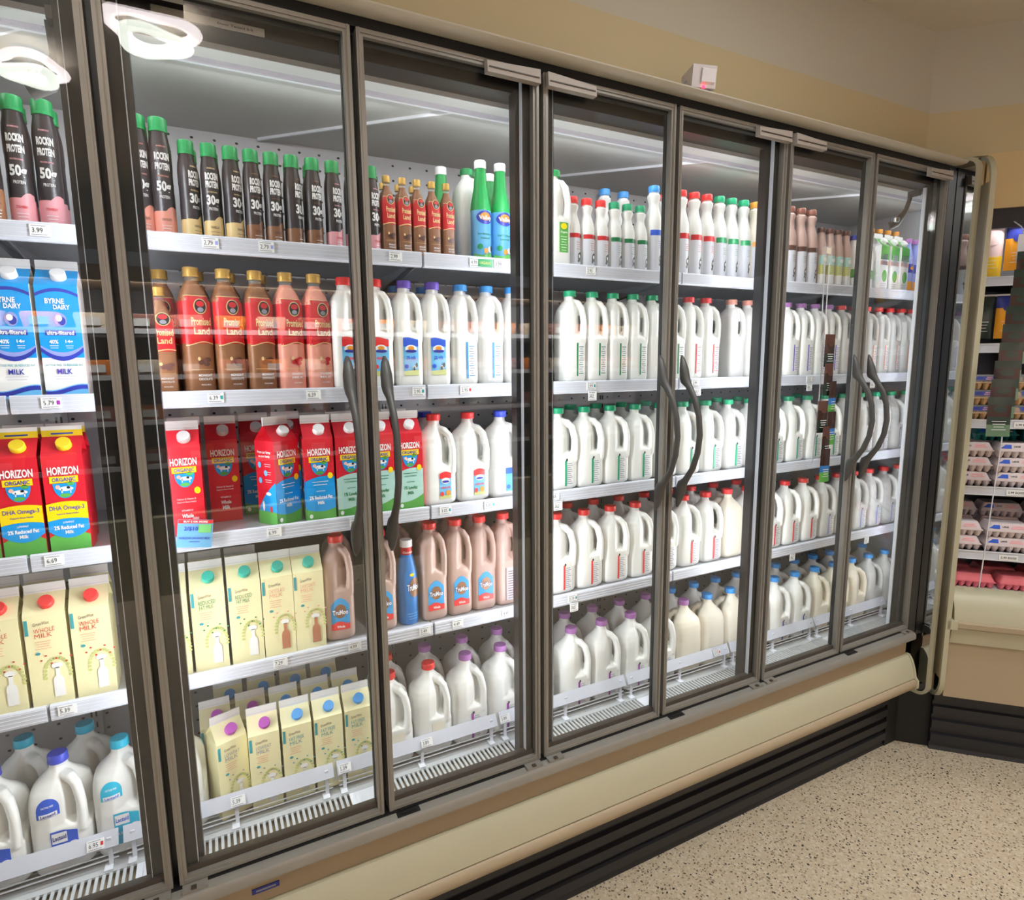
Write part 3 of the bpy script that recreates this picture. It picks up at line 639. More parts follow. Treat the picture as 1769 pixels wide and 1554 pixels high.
for i in range(2, 9):
    xa, xb = XB[i], XB[i+1]; hl = (i % 2 == 1)           # hinge on the left side?
    ga = .006; x0, x1 = xa+ga, xb-ga
    root = empty('glass_door', ((x0+x1)/2, .017, ZB), 0, DOORL[i], 'door', 'glass doors of the dairy case')
    b = MB(); W1, W2 = .008, .0138
    for a, c, mt, ya in ((0, W1, ALU, .0), (W1, W2, ALU, .0025)):
        b.box(x0+a, x0+c, ya, .030, ZB+a, ZT-a, mt); b.box(x1-c, x1-a, ya, .030, ZB+a, ZT-a, mt)
        b.box(x0+c, x1-c, ya, .030, ZB+a, ZB+c, mt); b.box(x0+c, x1-c, ya, .030, ZT-c, ZT-a, mt)
    for s, xx in ((1, x0), (-1, x1)):                    # raised bead along the outer stile
        b.box(min(xx+s*.004, xx+s*.0065), max(xx+s*.004, xx+s*.0065), -.0015, .001, ZB, ZT, ALU)
    fr_ = pp(root, 'frame', b, 0)
    b = MB(); g0, g1 = W2-.001, W2+.009
    wl, wr = (.022, .003) if i % 2 == 1 else (.003, .022)
    b.box(x0+g0, x0+g0+wl, .019, .030, ZB+g0, ZT-g0, BLK); b.box(x1-g0-wr, x1-g0, .019, .030, ZB+g0, ZT-g0, BLK)
    b.box(x0+g0, x1-g0, .012, .030, ZB+g0, ZB+g0+.013, ALUD); b.box(x0+g0+wl, x1-g0-wr, .014, .030, ZT-g0-.006, ZT-g0, BLK)
    xe = x0+g0+wl if i % 2 == 1 else x1-g0-wr
    if i != 8: b.box(xe-.0006, xe+.0006, .0175, .030, ZB+g0, ZT-g0, RAILM)
    gk_ = pp(root, 'gasket', b, 0); gk_.parent = fr_
    b = MB(); b.box(x0+W2, x1-W2, .0135, .0172, ZB+W2, ZT-W2, GLASS); pp(root, 'glass_pane', b, 0)
    left_hinge = (i % 2 == 1)
    hx = (x1-.036) if left_hinge else (x0+.030)
    handle(root, hx)
    sg = 1 if left_hinge else -1; xh = x0 if left_hinge else x1
    a, c = sorted((xh+sg*.004, xh+sg*.135)); e1 = c if sg > 0 else a
    b = MB(); vs = [(a, -.017, 2.182), (c, -.017, 2.182), (c, 0, 2.182), (a, 0, 2.182), (a, -.015, 2.212 if sg > 0 else 2.205), (c, -.015, 2.205 if sg > 0 else 2.212), (c, 0, 2.213), (a, 0, 2.213)]
    b.add(vs, [(3, 2, 1, 0), (4, 5, 6, 7), (0, 1, 5, 4), (1, 2, 6, 5), (2, 3, 7, 6), (3, 0, 4, 7)], HINGE); b.box(a+.004, c-.004, -.0185, -.016, 2.192, 2.194, ALUD); pp(root, 'hinge_cover', b, 0)
    a, c = sorted((xh+sg*.004, xh+sg*.05)); b = MB(); b.box(a, c, -.020, .020, .5165, .5235, ALU); b.box(a+.016, a+.026, -.021, -.012, .5235, .527, ALUD); pp(root, 'bottom_hinge', b, 0)
    if i in (2, 8):
        b = MB(); xq = x1-.16 if i == 8 else x1-.10
        b.tube([(xq+.05, .06, 2.14), (xq+.052, .075, 2.09), (xq+.03, .09, 2.05), (xq, .10, 2.035)], [.012, .014, .016, .014], CHAR, flat=.25)
        b.lathe([(.001, 2.046), (.012, 2.048), (.012, 2.062), (.001, 2.064)], MIRR, 16, c=(xq+.012, .085)); b.box(xq+.045, xq+.055, .03, .07, 2.13, 2.15, CHAR); pp(root, 'door_stay', b, 40, 'grey hold-open bracket with bright roller')
# posts and light strips
for k, xx in enumerate(XB[1:]):
    wv = .052 if k % 2 == 0 else .010
    if k == 8: wv = .040
    b = MB(); b.box(xx-wv, min(xx+wv, 2.553), .032, .060 if wv > .02 else .040, .48, 2.180, MULL)
    if k == 8: b.box(xx-wv-.005, xx-wv, .050, .062, .52, 2.17, WHT)
    mp('door_post', b, 0)
    if k % 2: continue
    b = MB(); b.box(xx-.016, min(xx+.016, 2.552), .060, .064, .56, 2.12, LEDM); mp('light_strip', b, 0)
    for sgn in (-1, 1):
        if k == 8 and sgn == 1: continue
        ld = bpy.data.lights.new('strip_lamp', 'AREA'); ld.shape = 'RECTANGLE'; ld.size = .02; ld.size_y = 1.34
        ld.energy = P_STRIP*(.45 if xx > 2.3 else 1); ld.color = (.94, .975, 1)
        lo = bpy.data.objects.new('strip_lamp', ld); COL.objects.link(lo); lo.location = (xx+sgn*.020, .068, 1.36); lo.rotation_euler = (math.pi/2, 0, math.pi-sgn*math.radians(48))
for xx in (-.6, .2, 1.0, 1.8, 2.5):  # added fill lamps that brighten the interior ceiling and top shelf
    ld = bpy.data.lights.new('canopy_fill', 'AREA'); ld.shape = 'RECTANGLE'; ld.size = .74 if xx < 2.4 else .5; ld.size_y = .03; ld.energy = P_CANOPY*(.5 if xx > 2.4 else 1); ld.color = (.97, .98, 1)
    lo = bpy.data.objects.new('canopy_fill', ld); COL.objects.link(lo); lo.location = (xx, .170, 2.150); lo.rotation_euler = (math.radians(30), 0, 0)
# ------------------------------------------------------------------ shelves
SZ = {1: 1.822, 2: 1.508, 3: 1.203, 4: .892, 5: .515}
BAYS = [(-1.01, -.20), (-.20, .61), (.61, 1.42), (1.42, 2.23), (2.23, 2.775)]
SN = {1: 'top', 2: 'second', 3: 'third', 4: 'fourth', 5: 'bottom'}
BN = ['leftmost bay, cut by the frame', 'second bay from left', 'in the middle bay', 'in the fourth bay', 'short rightmost bay']
for lv in (1, 2, 3, 4):
    z = SZ[lv]
    for bi, (a, c) in enumerate(BAYS):
        root = empty('shelf', ((a+c)/2, .35, z-.02), 0, '%s shelf from the top, %s, white rail' % ({1: 'uppermost'}.get(lv, SN[lv]) if lv > 1 else 'uppermost', BN[bi]) if lv > 1 else 'uppermost shelf %s, white price rail' % BN[bi], 'shelf', 'steel shelves of the dairy case')
        b = MB(); b.box(a+.002, c-.002, .152, .545, z-.012, z-.0005, SHELFM); b.box(a+.002, c-.002, .153, .158, z-.028, z-.012, SHELFM); pp(root, 'pan', b, 0)
        b = MB(); q = [(.152, z+.006), (.145, z+.007), (.1425, z+.004), (.1425, z-.024), (.146, z-.028), (.152, z-.026)]
        b.prism(q, a+.003, c-.003, RAILM)
        for k in range(4): b.box(a+.003, c-.003, .1415, .1425, z+.001-.0075*k, z+.0018-.0075*k, WHT)
        pp(root, 'price_rail', b, 0)
        for xx in (a+.012, c-.012):
            b = MB(); b.prism([(.20, z-.012), (.55, z-.012), (.55, z-.055), (.50, z-.050)], xx-.002, xx+.002, SHELFM); pp(root, 'bracket', b, 0)
for xx in (-.2, .61, 1.42, 2.23):
    b = MB(); b.box(xx-.018, xx+.018, .546, .560, .51, 2.15, SHELFM)
    for k in range(52): b.box(xx-.007, xx-.003, .545, .547, .56+.03*k, .575+.03*k, BLK); b.box(xx+.003, xx+.007, .545, .547, .56+.03*k, .575+.03*k, BLK)
    mp('slotted_upright', b, 0)
# bottom wire racks
rx = -.555
ri = 0
RK = ['third from the left', 'first', 'x']
while rx < 2.5:
    a, c = rx, min(rx+.447, 2.74)
    root = empty('wire_rack', ((a+c)/2, .35, .508), 0, 'white wire bottom rack with slanted front bar, %s from the left' % ORDW[ri], 'rack', 'wire racks along the case floor')
    b = MB(); b.prism([(.140, .556), (.143, .553), (.158, .583), (.155, .586)], a+.003, c-.003, RAILM); pp(root, 'front_bar', b, 0)
    for z in (.522, .533, .544): pp(root, 'front_wire', MB().tube([(a+.006, .150, z), (c-.006, .150, z)], .0016, WHT, 6), 60) if z < .54 else None
    for xx in (a+.02, (a+c)/2, c-.02):
        b = MB(); b.box(xx-.004, xx+.004, .146, .154, .509, .574, WHT); b.box(xx-.012, xx+.004, .13, .154, .5085, .5125, WHT); pp(root, 'post', b, 0)
    b = MB()
    for k in range(14): b.tube([(a+.01, .165+.028*k, .512), (c-.01, .165+.028*k, .512)], .002, WHT, 6)
    pp(root, 'floor_wires', b, 60)
    rx += .45; ri += 1
# ------------------------------------------------------------------ stocking the shelves
def xb(x, y): return .1261+(x-.1261)*(1.26+y)/1.47
CNT = {}
def row(proto, xs, lv, desc, cat, group, y=.21, rz=0, back=False, names=None, jit=.0):
    rowname = 'front row' if y < .262 else 'middle row' if y < .37 else 'back row'
    for x in xs:
        k = (desc, lv, rowname); CNT[k] = CNT.get(k, 0)+1; n = CNT[k]
        pos = ORDW[n-1]
        lb = '%s, %s from left, %s of %s' % (desc, pos, rowname, 'bottom rack' if lv == 5 else SN[lv]+' shelf')
        X = xb(x, y) if back else x
        place(proto, X, y, SZ[lv], rz+(random.uniform(-jit, jit) if jit else 0), lb, cat, group)
# --- top shelf
pb50s = protein(True, PINK, 'STRAWBERRY'); pb50c = protein(True, BROWN, 'CHOCOLATE'); pb50x = protein(True, SALM, 'CHOCOLATE')
row(pb50c, [-.197], 1, 'tall brown-based protein bottle', 'bottle', 'tall protein bottles', y=.19, rz=.5)
row(pb50s, [-.154, -.109], 1, 'tall black pink-based protein bottle', 'bottle', 'tall protein bottles', y=.21, rz=.1)
row(pb50x, [.041, .079], 1, 'tall black salmon-based protein bottle', 'bottle', 'tall protein bottles', rz=.15)
row(pb50s, [-.160, -.110, .040, .076], 1, 'tall black pink-based protein bottle', 'bottle', 'tall protein bottles', y=.262, back=False)
pv = protein(False, CRM, 'VANILLA'); pc = protein(False, BROWN, 'CHOCOLATE'); ps = protein(False, PINK, 'STRAWBERRY')
for x, rz in ((.126, .7), (.168, .1), (.209, .6)): row(pv, [x], 1, 'black protein bottle with cream base', 'bottle', 'small protein bottles', rz=rz)
for x, rz in ((.249, .35), (.290, .3), (.332, .8), (.376, .4)): row(pc, [x], 1, 'black protein bottle with brown base', 'bottle', 'small protein bottles', rz=rz)
for x, rz in ((.420, .5), (.464, .5), (.508, .5)): row(ps, [x], 1, 'black protein bottle with pink base', 'bottle', 'small protein bottles', rz=rz)
row(pc, [.130, .172, .213, .254, .295, .337, .380], 1, 'black protein bottle with brown base', 'bottle', 'small protein bottles', y=.264)
pch = promised(False); row(pch, [.546, .585, .622, .660, .698], 1, 'small gold-capped chocolate milk bottle', 'bottle', 'small gold-capped bottles', rz=.12)
row(pch, [.555, .594, .631], 1, 'small gold-capped chocolate milk bottle', 'bottle', 'small gold-capped bottles', y=.27)
kf = kefir(); row(kf, [.793, .849], 1, 'green-shouldered buttermilk bottle, white cap', 'bottle', 'buttermilk bottles', rz=.05); row(kf, [.72, .86], 1, 'green-shouldered buttermilk bottle, white cap', 'bottle', 'buttermilk bottles', y=.30)
jgm = jug('half', CAPK, MILK, lab_green); 
row(jgm, [.794], 1, 'green-labelled white milk jug', 'jug', None, y=.30); row(jgm, [1.012], 1, 'green-labelled white milk jug', 'jug', None)
rr = round_milk(.200, .0235, CAPR, LRED); rg = round_milk(.200, .0235, CAPG, GRND); rb = round_milk(.262, .0262, CAPB, ROYAL); rrl = round_milk(.262, .0262, CAPR, LRED); rgl = round_milk(.262, .0262, CAPG, GRND); rol = round_milk(.262, .0262, CAPO, CAPO, MILKY)
G1 = 'waisted milk bottles on the top shelf'
row(rr, [1.073, 1.1205, 1.168], 1, 'small waisted milk bottle, red cap', 'bottle', G1, rz=.25)
row(rg, [1.2155, 1.263, 1.3105], 1, 'small waisted milk bottle, green cap', 'bottle', G1, rz=.3)
row(rb, [1.182, 1.248], 1, 'large waisted milk bottle, blue cap', 'bottle', G1, y=.30, back=True)
row(rb, [1.3615, 1.415], 1, 'large waisted milk bottle, blue cap', 'bottle', G1, rz=.2)
row(rrl, [1.4685, 1.5215, 1.5745], 1, 'large waisted milk bottle, red cap', 'bottle', G1, rz=.2)
row(rgl, [1.628, 1.681, 1.736], 1, 'large waisted milk bottle, green cap', 'bottle', G1, rz=.2)
row(rol, [1.791, 1.846, 1.901], 1, 'large waisted bottle, orange cap', 'bottle', G1, rz=.2)
row(rrl, [1.45, 1.515, 1.575], 1, 'large waisted milk bottle, red cap', 'bottle', G1, y=.275); row(rgl, [1.635, 1.69, 1.745], 1, 'large waisted milk bottle, green cap', 'bottle', G1, y=.275)
rch = round_milk(.266, .0262, CAPBR, BRND, CHOCJ); row(rch, [1.958, 2.014, 2.069], 1, 'pinkish waisted bottle, brown cap', 'bottle', G1, rz=.1)
mb = mini(.212, .0215, CHOCJ, BRND, [WHITE, OLIVE, MINT]); row(mb, [2.130, 2.176, 2.222, 2.268], 1, 'small pinkish bottle, dark brown cap', 'bottle', 'small drinks by the last doors')
mw = mini(.20, .0205, MILK, NAVY, [WHITE, GRN, WHITE]); row(mw, [2.314, 2.358, 2.402], 1, 'small white bottle, navy cap', 'bottle', 'small drinks by the last doors')
mbr = mini(.262, .0205, MILK, CAPO, [WHITE, GRN, SKY]); row(mbr, [2.48, 2.535, 2.59, 2.645, 2.70], 1, 'white bottle with copper cap', 'bottle', 'small drinks by the last doors', y=.29)
sc = sidecarton(); row(sc, [2.460, 2.525, 2.590], 1, 'green-topped white carton, round cap', 'carton', 'green-topped cartons', rz=.1)
mo = mini(.215, .024, LILAC, CAPP, [CAPO, LILAC, NAVY]); row(mo, [2.652, 2.708], 1, 'lilac and orange labelled bottle', 'bottle', None)
# --- second shelf
bc = bluecarton(); row(bc, [-.258, -.186, -.112], 2, 'blue and white carton, white cap', 'carton', 'blue cartons', y=.198)
pbig = promised(True); psb = promised(True, False)
pmid = None
row(pbig, [.116, .178, .241, .303][:3], 2, 'large red-labelled chocolate milk bottle', 'bottle', 'large gold-capped bottles', rz=.3)
row(psb, [.304, .366], 2, 'large red-labelled strawberry milk bottle', 'bottle', 'large gold-capped bottles', rz=.3)
sm = promised(False); 
for o in [sm]+kids(sm): pass
sm.scale = (1.45, 1.45, 1.17); row(sm, [.052], 2, 'shorter red-labelled chocolate milk bottle', 'bottle', 'large gold-capped bottles', y=.20, rz=.12)
row(pbig, [.055, .125, .19, .255], 2, 'large red-labelled chocolate milk bottle', 'bottle', 'large gold-capped bottles', y=.275, back=False)
G2 = 'half-gallon jugs on the second shelf'
jr = jug('half', CAPR, MILK, lab_cow(CAPR, 'whole milk'), caph=.014); jp = jug('half', CAPV, MILK, lab_cow(ROYAL, '2% milk'), caph=.014)
row(jr, [.434, .506], 2, 'white half-gallon jug, red cap', 'jug', G2); row(jp, [.580], 2, 'white half-gallon jug, violet cap', 'jug', G2); row(jp, [.654], 2, 'white half-gallon jug, violet cap', 'jug', G2, rz=-.06)
jb = jug('half', CAPB, MILK, lab_half(CAPB)); row(jb, [.730, .804, .878, .952], 2, 'white half-gallon jug, blue cap', 'jug', G2)
jg = jug('half', CAPG, MILK, lab_half(GRND)); row(jg, [1.066, 1.142, 1.216, 1.290, 1.364, 1.438], 2, 'white half-gallon jug, green cap', 'jug', G2)
jo = jug('half', CAPR, MILK, lab_half(LRED)); row(jo, [1.512, 1.586], 2, 'half-gallon jug with red strip label', 'jug', G2)
jpl = jug('half', SALM, MILK, None); row(jpl, [1.700, 1.776, 1.852], 2, 'plain half-gallon jug, coral cap', 'jug', G2)
jl = jug('half', CAPP, MILK, lab_half(CAPV)); row(jl, [1.968, 2.043, 2.118, 2.192], 2, 'half-gallon jug with violet strip label', 'jug', G2)
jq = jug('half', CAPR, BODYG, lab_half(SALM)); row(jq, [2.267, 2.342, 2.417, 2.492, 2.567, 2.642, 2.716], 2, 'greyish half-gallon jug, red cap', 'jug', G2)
row(jb, [.585, .66], 2, 'white half-gallon jug, blue cap', 'jug', G2, y=.30)
# --- third shelf
hd = horizon('dha'); row(hd, [-.276, -.206, -.134], 3, 'red yellow and blue milk carton', 'carton', 'red cartons on the third shelf', y=.196)
row(hd, [-.28, -.21, -.14], 3, 'red yellow and blue milk carton', 'carton', 'red cartons on the third shelf', y=.268)
hw_ = horizon('whole'); row(hw_, [.001, .073], 3, 'all-red whole milk carton', 'carton', 'red cartons on the third shelf', y=.196)
row(hw_, [.075, .150], 3, 'all-red whole milk carton', 'carton', 'red cartons on the third shelf', y=.300)
ht = horizon('two'); row(ht, [.262], 3, 'red and blue milk carton, turned sideways,', 'carton', None, y=.205, rz=.55); row(ht, [.349], 3, 'red and blue milk carton', 'carton', 'red cartons on the third shelf', y=.196)
row(ht, [.225, .300], 3, 'red and blue milk carton', 'carton', 'red cartons on the third shelf', y=.345)
ho = horizon('one'); row(ho, [.420, .494, .567], 3, 'red and mint milk carton', 'carton', 'red cartons on the third shelf', y=.196)
row(ho, [.42, .49, .560], 3, 'red and mint milk carton', 'carton', 'red cartons on the third shelf', y=.27)
G3 = 'gallon jugs on the third shelf'
j3r = jug('gal', CAPR, MILK, lambda L: (L.rect(.010, .018, .042, .080, SKY, 0), L.strip(.010, .042, lambda u: .070, lambda u: .082+.006*math.cos((u-.026)*90), CAPR, 1), L.ell(.026, .064, .012, .008, WHITE, 2), L.ell(.026, .062, .010, .003, NAVY, 3), L.text('whole milk', .026, .047, .026, .007, CAPR, 3, .02), L.ell(.016, .030, .005, .006, CAPR, 2), L.strip(.010, .042, lambda u: .018, lambda u: .026, OLIVE, 1), L.ell(.033, .032, .007, .007, CAPO, 2)))
row(j3r, [.648, .744], 3, 'white gallon jug, cow label, red cap', 'jug', G3)
j3b = jug('gal', CAPRB, MILK, lambda L: (L.rect(.008, .018, .040, .080, SKY, 0), L.rect(.008, .066, .040, .082, ROYAL, 1), L.ell(.016, .03, .006, .006, ROYAL, 2))); row(j3b, [.840], 3, 'white gallon jug, cow label, blue cap', 'jug', G3)
j3g = jug('gal', CAPG, MILK, lab_side(CAPG)); row(j3g, [.934, 1.026, 1.118, 1.212, 1.307, 1.404, 1.502, 1.602, 1.702, 1.804, 1.906, 2.008, 2.110, 2.212], 3, 'white gallon jug, green cap', 'jug', G3)
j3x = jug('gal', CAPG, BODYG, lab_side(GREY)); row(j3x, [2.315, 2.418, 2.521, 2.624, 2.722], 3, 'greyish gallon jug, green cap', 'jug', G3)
row(j3g, [.98, 1.07, 1.16, 1.255, 1.35, 1.45, 1.55, 1.65, 1.75, 1.85, 1.95, 2.05], 3, 'white gallon jug, green cap', 'jug', G3, y=.31, back=True)
row(j3b, [.625], 3, 'white gallon jug, cow label, blue cap', 'jug', G3, y=.31, back=True)
# --- fourth shelf
gw = green_carton('WHOLE', 'MILK', LRED, CAPR); row(gw, [-.268, -.193, -.119], 4, 'pale yellow milk carton, red cap', 'carton', 'pale yellow cartons', y=.198)
row(gw, [-.285, -.21, -.13], 4, 'pale yellow milk carton, red cap', 'carton', 'pale yellow cartons', y=.28)
gr = green_carton('REDUCED', 'FAT MILK', GRND, CAPT); row(gr, [.022, .096, .170], 4, 'pale yellow carton, white bottle picture, teal cap', 'carton', 'pale yellow cartons', y=.198)
gc = green_carton('CHOCOLATE', 'MILK', SALM, CAPT, C('choc_bottle', (186, 120, 90))); row(gc, [.240, .309], 4, 'pale yellow carton, brown bottle picture, teal cap', 'carton', 'pale yellow cartons', y=.198)
row(gr, [.02, .095, .17], 4, 'pale yellow carton, white bottle picture, teal cap', 'carton', 'pale yellow cartons', y=.275)
G4 = 'chocolate milk jugs on the fourth shelf'
jt = jug('half', CAPR, CHOCJ, lab_choc); row(jt, [.384], 4, 'brownish chocolate milk jug, red cap', 'jug', G4, rz=-.1); row(jt, [.489], 4, 'brownish chocolate milk jug, red cap', 'jug', G4)
bq = blue_choc(); row(bq, [.560], 4, 'glossy blue chocolate milk bottle', 'bottle', None, y=.20)
row(jt, [.628, .700, .772], 4, 'brownish chocolate milk jug, red cap', 'jug', G4); jt2 = jug('half', CAPR, CHOCJ, lambda L: (L.rect(.0, .015, .032, .11, LGREY, 0), L.rect(-.004, .015, 0, .11, BRND, 1), *[L.rect(.004, .02+.007*k, .028, .022+.007*k, BRND, 1) for k in range(12)]))
row(jt2, [.844, .916], 4, 'brownish jug, nutrition panel facing out', 'jug', G4)
row(jt, [.40, .56, .64, .715, .79], 4, 'brownish chocolate milk jug, red cap', 'jug', G4, y=.30)
j4r = jug('gal', CAPR, MILK, lab_side(CAPR)); G5 = 'gallon jugs on the fourth shelf'
row(j4r, [1.022, 1.120, 1.218, 1.316, 1.418, 1.518, 1.617], 4, 'white gallon jug, red cap', 'jug', G5)
j4p = jug('gal', CAPR, MILKY, None); row(j4p, [1.718], 4, 'plain cream-white gallon jug, red cap', 'jug', G5, rz=math.pi); row(j4r, [1.815, 1.915, 2.014, 2.114], 4, 'white gallon jug, red cap', 'jug', G5)
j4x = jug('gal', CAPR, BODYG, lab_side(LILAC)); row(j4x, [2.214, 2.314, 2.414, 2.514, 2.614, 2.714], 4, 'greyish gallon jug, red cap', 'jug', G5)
row(j4r, [1.06, 1.155, 1.25, 1.35, 1.45, 1.55, 1.65, 1.76, 1.86], 4, 'white gallon jug, red cap', 'jug', G5, y=.31, back=True)
# --- bottom racks
G6 = 'large jugs on the bottom racks'
ll = jug('galbig', CAPRB, MILK, lab_lact(ROYAL, NAVY), caph=.014); row(ll, [-.322, -.210], 5, 'white jug, royal blue labels', 'jug', G6)
lc = jug('galbig', CYAN, MILK, lab_lact(CYAN, ROYAL), caph=.014); row(lc, [-.100, .008], 5, 'white jug, cyan labels', 'jug', G6); row(lc, [-.262, -.158], 5, 'white jug, cyan labels', 'jug', G6, y=.31, back=True)
gl = green_carton('LOWFAT', 'MILK', GREY, CAPM); gf = green_carton('FAT FREE', 'MILK', TEAL, CAPB, M('dim_white', (225, 225, 205), .5))
row(gl, [.109], 5, 'pale yellow carton, magenta cap, turned sideways', 'carton', None, y=.207, rz=.34); row(gl, [.188], 5, 'pale yellow milk carton, magenta cap', 'carton', 'pale yellow cartons', y=.198)
row(gf, [.262, .336, .410], 5, 'pale yellow milk carton, blue cap', 'carton', 'pale yellow cartons', y=.198)
row(gl, [.088, .168], 5, 'pale yellow milk carton, magenta cap', 'carton', 'pale yellow cartons', y=.284); row(gf, [.245, .322, .399], 5, 'pale yellow milk carton, blue cap', 'carton', 'pale yellow cartons', y=.275)
row(gf, [.12, .20, .28, .36], 5, 'pale yellow milk carton, blue cap', 'carton', 'pale yellow cartons', y=.372)
jbr = jug('galbig', CAPR, MILK, lambda L: (L.rect(.006, .03, .04, .09, MILKY, 0), L.lines(.024, .06, .02, 2, .008, CAPO, 1))); row(jbr, [.502, .613], 5, 'white gallon jug, red cap', 'jug', G6)
jbp = jug('galbig', CAPP, MILK, lab_side(LPUR)); row(jbp, [.722, .832, .942, 1.076, 1.190, 1.306, 1.418], 5, 'white gallon jug, purple cap', 'jug', G6)
row(jbp, [.604, .713, .822, .94, 1.052, 1.155, 1.260, 1.366], 5, 'white gallon jug, purple cap', 'jug', G6, y=.312, back=True); row(jbr, [.497], 5, 'white gallon jug, red cap', 'jug', G6, y=.312, back=True)
jbc = jug('galbig', CAPP, MILKY, None); row(jbc, [1.532], 5, 'plain cream-white gallon jug, purple cap', 'jug', G6, rz=math.pi)
jbb = jug('galbig', CAPB, MILKY, None); row(jbb, [1.642, 1.754, 1.866], 5, 'plain cream-white gallon jug, blue cap', 'jug', G6, rz=math.pi)
jbl = jug('galbig', CAPB, MILK, lab_side(NAVY)); row(jbl, [1.986, 2.100], 5, 'white gallon jug, blue cap', 'jug', G6)
jb2 = jug('galbig', CAPB, MILKY, None); row(jb2, [2.214, 2.328, 2.442], 5, 'cream-white gallon jug, handle right, blue cap', 'jug', G6); jb3 = jug('galbig', CAPB, BODYG, None); row(jb3, [2.556, 2.668], 5, 'greyish gallon jug, blue cap', 'jug', G6)
row(jbl, [1.475, 1.577, 1.68, 1.784, 1.888, 1.99, 2.095, 2.20], 5, 'white gallon jug, blue cap', 'jug', G6, y=.312, back=True)
row(jb3, [2.30, 2.405, 2.51], 5, 'greyish gallon jug, blue cap', 'jug', G6, y=.312, back=True)

# ------------------------------------------------------------------ price tags and promo sign
NUMW = {0: 'a', 1: 'b'}
def price(x, z, t, colr=None, label=None, w=.031, h=.021, y=.1405, tilt=0):
    b = MB(); b.box(-w/2, w/2, 0, .0008, -h/2, h/2, PAPER)
    L = Lab(flatproj(0)); L.b = b
    L.rect(-w*.42, h*.34, w*.30, h*.40, GREY, 0); L.text(t, -w*.12, 0, w*.52, h*.42, INK, 0, .0); L.rect(-w*.42, -h*.40, w*.34, -h*.34, GREY, 0)
    if colr: L.rect(w*.28, -h*.16, w*.44, h*.2, colr, 0)
    o = b.build('price_tag', None, 0); o.location = (x, y, z); o.rotation_euler = (tilt, 0, 0)
    return tag(o, label or 'white price tag %s' % t, 'price tag', 'price tags on the shelf rails')
PT = {1: [(-.121, '3.99', None), (.157, '2.79', LILAC), (.263, '2.79', LILAC), (.543, '2.99', None), (.745, '4.99', None), (.812, '3.99', None), (1.09, '2.95', None)],
      2: [(-.135, '5.79', LPUR), (.144, '6.39', TEAL), (.342, '6.39', None), (.588, '2.95', TEAL), (.713, '2.95', LRED), (1.095, '2.99', TEAL), (1.487, '2.99', None), (2.02, '3.25', None)],
      3: [(-.160, '6.69', None), (.240, '6.99', None), (.423, '6.99', None), (.650, '3.05', TEAL), (.774, '3.05', TEAL), (.975, '3.05', None)],
      4: [(-.169, '5.39', None), (.234, '7.29', None), (.405, '4.99', None), (.585, '2.49', None), (.676, '4.49', None), (.822, '4.49', None), (1.037, '3.19', TEAL)]}
for lv, L_ in PT.items():
    for k, (x, t, cc) in enumerate(L_):
        price(x, SZ[lv]-.0085, t, cc, 'white price tag reading %s, %s tag from left on %s shelf rail' % (t, ORDW[k], SN[lv]))
for k, (x, t) in enumerate([(-.151, '6.95'), (.123, '5.39'), (.366, '5.39'), (.581, '3.89'), (.813, '3.89'), (1.631, '3.75')]):
    price(x, .570, t, LRED if k in (0, 5) else None, 'white price tag reading %s, %s from left on bottom rack bar' % (t, ORDW[k]), y=.1425, tilt=-.46)
for k, (x, lv, wd) in enumerate([(1.098, 2, 'second'), (1.494, 2, 'second'), (2.02, 2, 'second'), (.985, 3, 'third'), (1.041, 4, 'fourth'), (1.985, 4, 'fourth'), (2.38, 2, 'second'), (2.42, 4, 'fourth')]):
    price(x, SZ[lv]-.036, 'SALE', None, 'small hanging tag under the %s shelf rail, %s such tag from left' % (wd, ORDW[[0, 1, 2, 0, 0, 1, 3, 2][k]]), w=.028, h=.026, y=.1385)
b = MB(); b.box(-.020, .020, 0, .0008, -.009, .009, GRND); L = Lab(flatproj(0)); L.b = b; L.text('ORGANIC', 0, 0, .032, .007, OLIVE, 0); o = b.build('shelf_flag', None, 0); o.location = (.772, .1400, SZ[1]-.0085)
tag(o, 'small green flag between two price tags on top shelf rail', 'sign')
sg = empty('promotion_sign', (.084, .128, 1.217), 0, 'blue and red promotional sign hanging below the red whole milk cartons', 'sign'); sg.rotation_euler = (0, math.radians(8), 0)
b = MB(); b.box(-.033, .033, 0, .001, -.030, .030, SKYB := C('sign_blue', (92, 146, 178))); L = Lab(flatproj(0)); L.b = b
L.rect(-.0325, .022, .0325, .0295, LRED, 0); L.text('BUY 2 OR MORE', 0, .0257, .045, .004, WHITE, 1); L.rect(.006, .002, .030, .020, C('sign_green', (100, 165, 96)), 0); L.text('2/$10', -.008, .010, .026, .010, NAVY, 1)
L.text('HORIZON ORGANIC MILK', 0, -.010, .058, .005, NAVY, 1); L.lines(0, -.018, .02, 1, .004, NAVY, 1); b.build('card', sg, 0)
b = MB(); b.box(-.006, .006, .001, .010, .022, .034, CLEAR); b.build('holder', sg, 0)
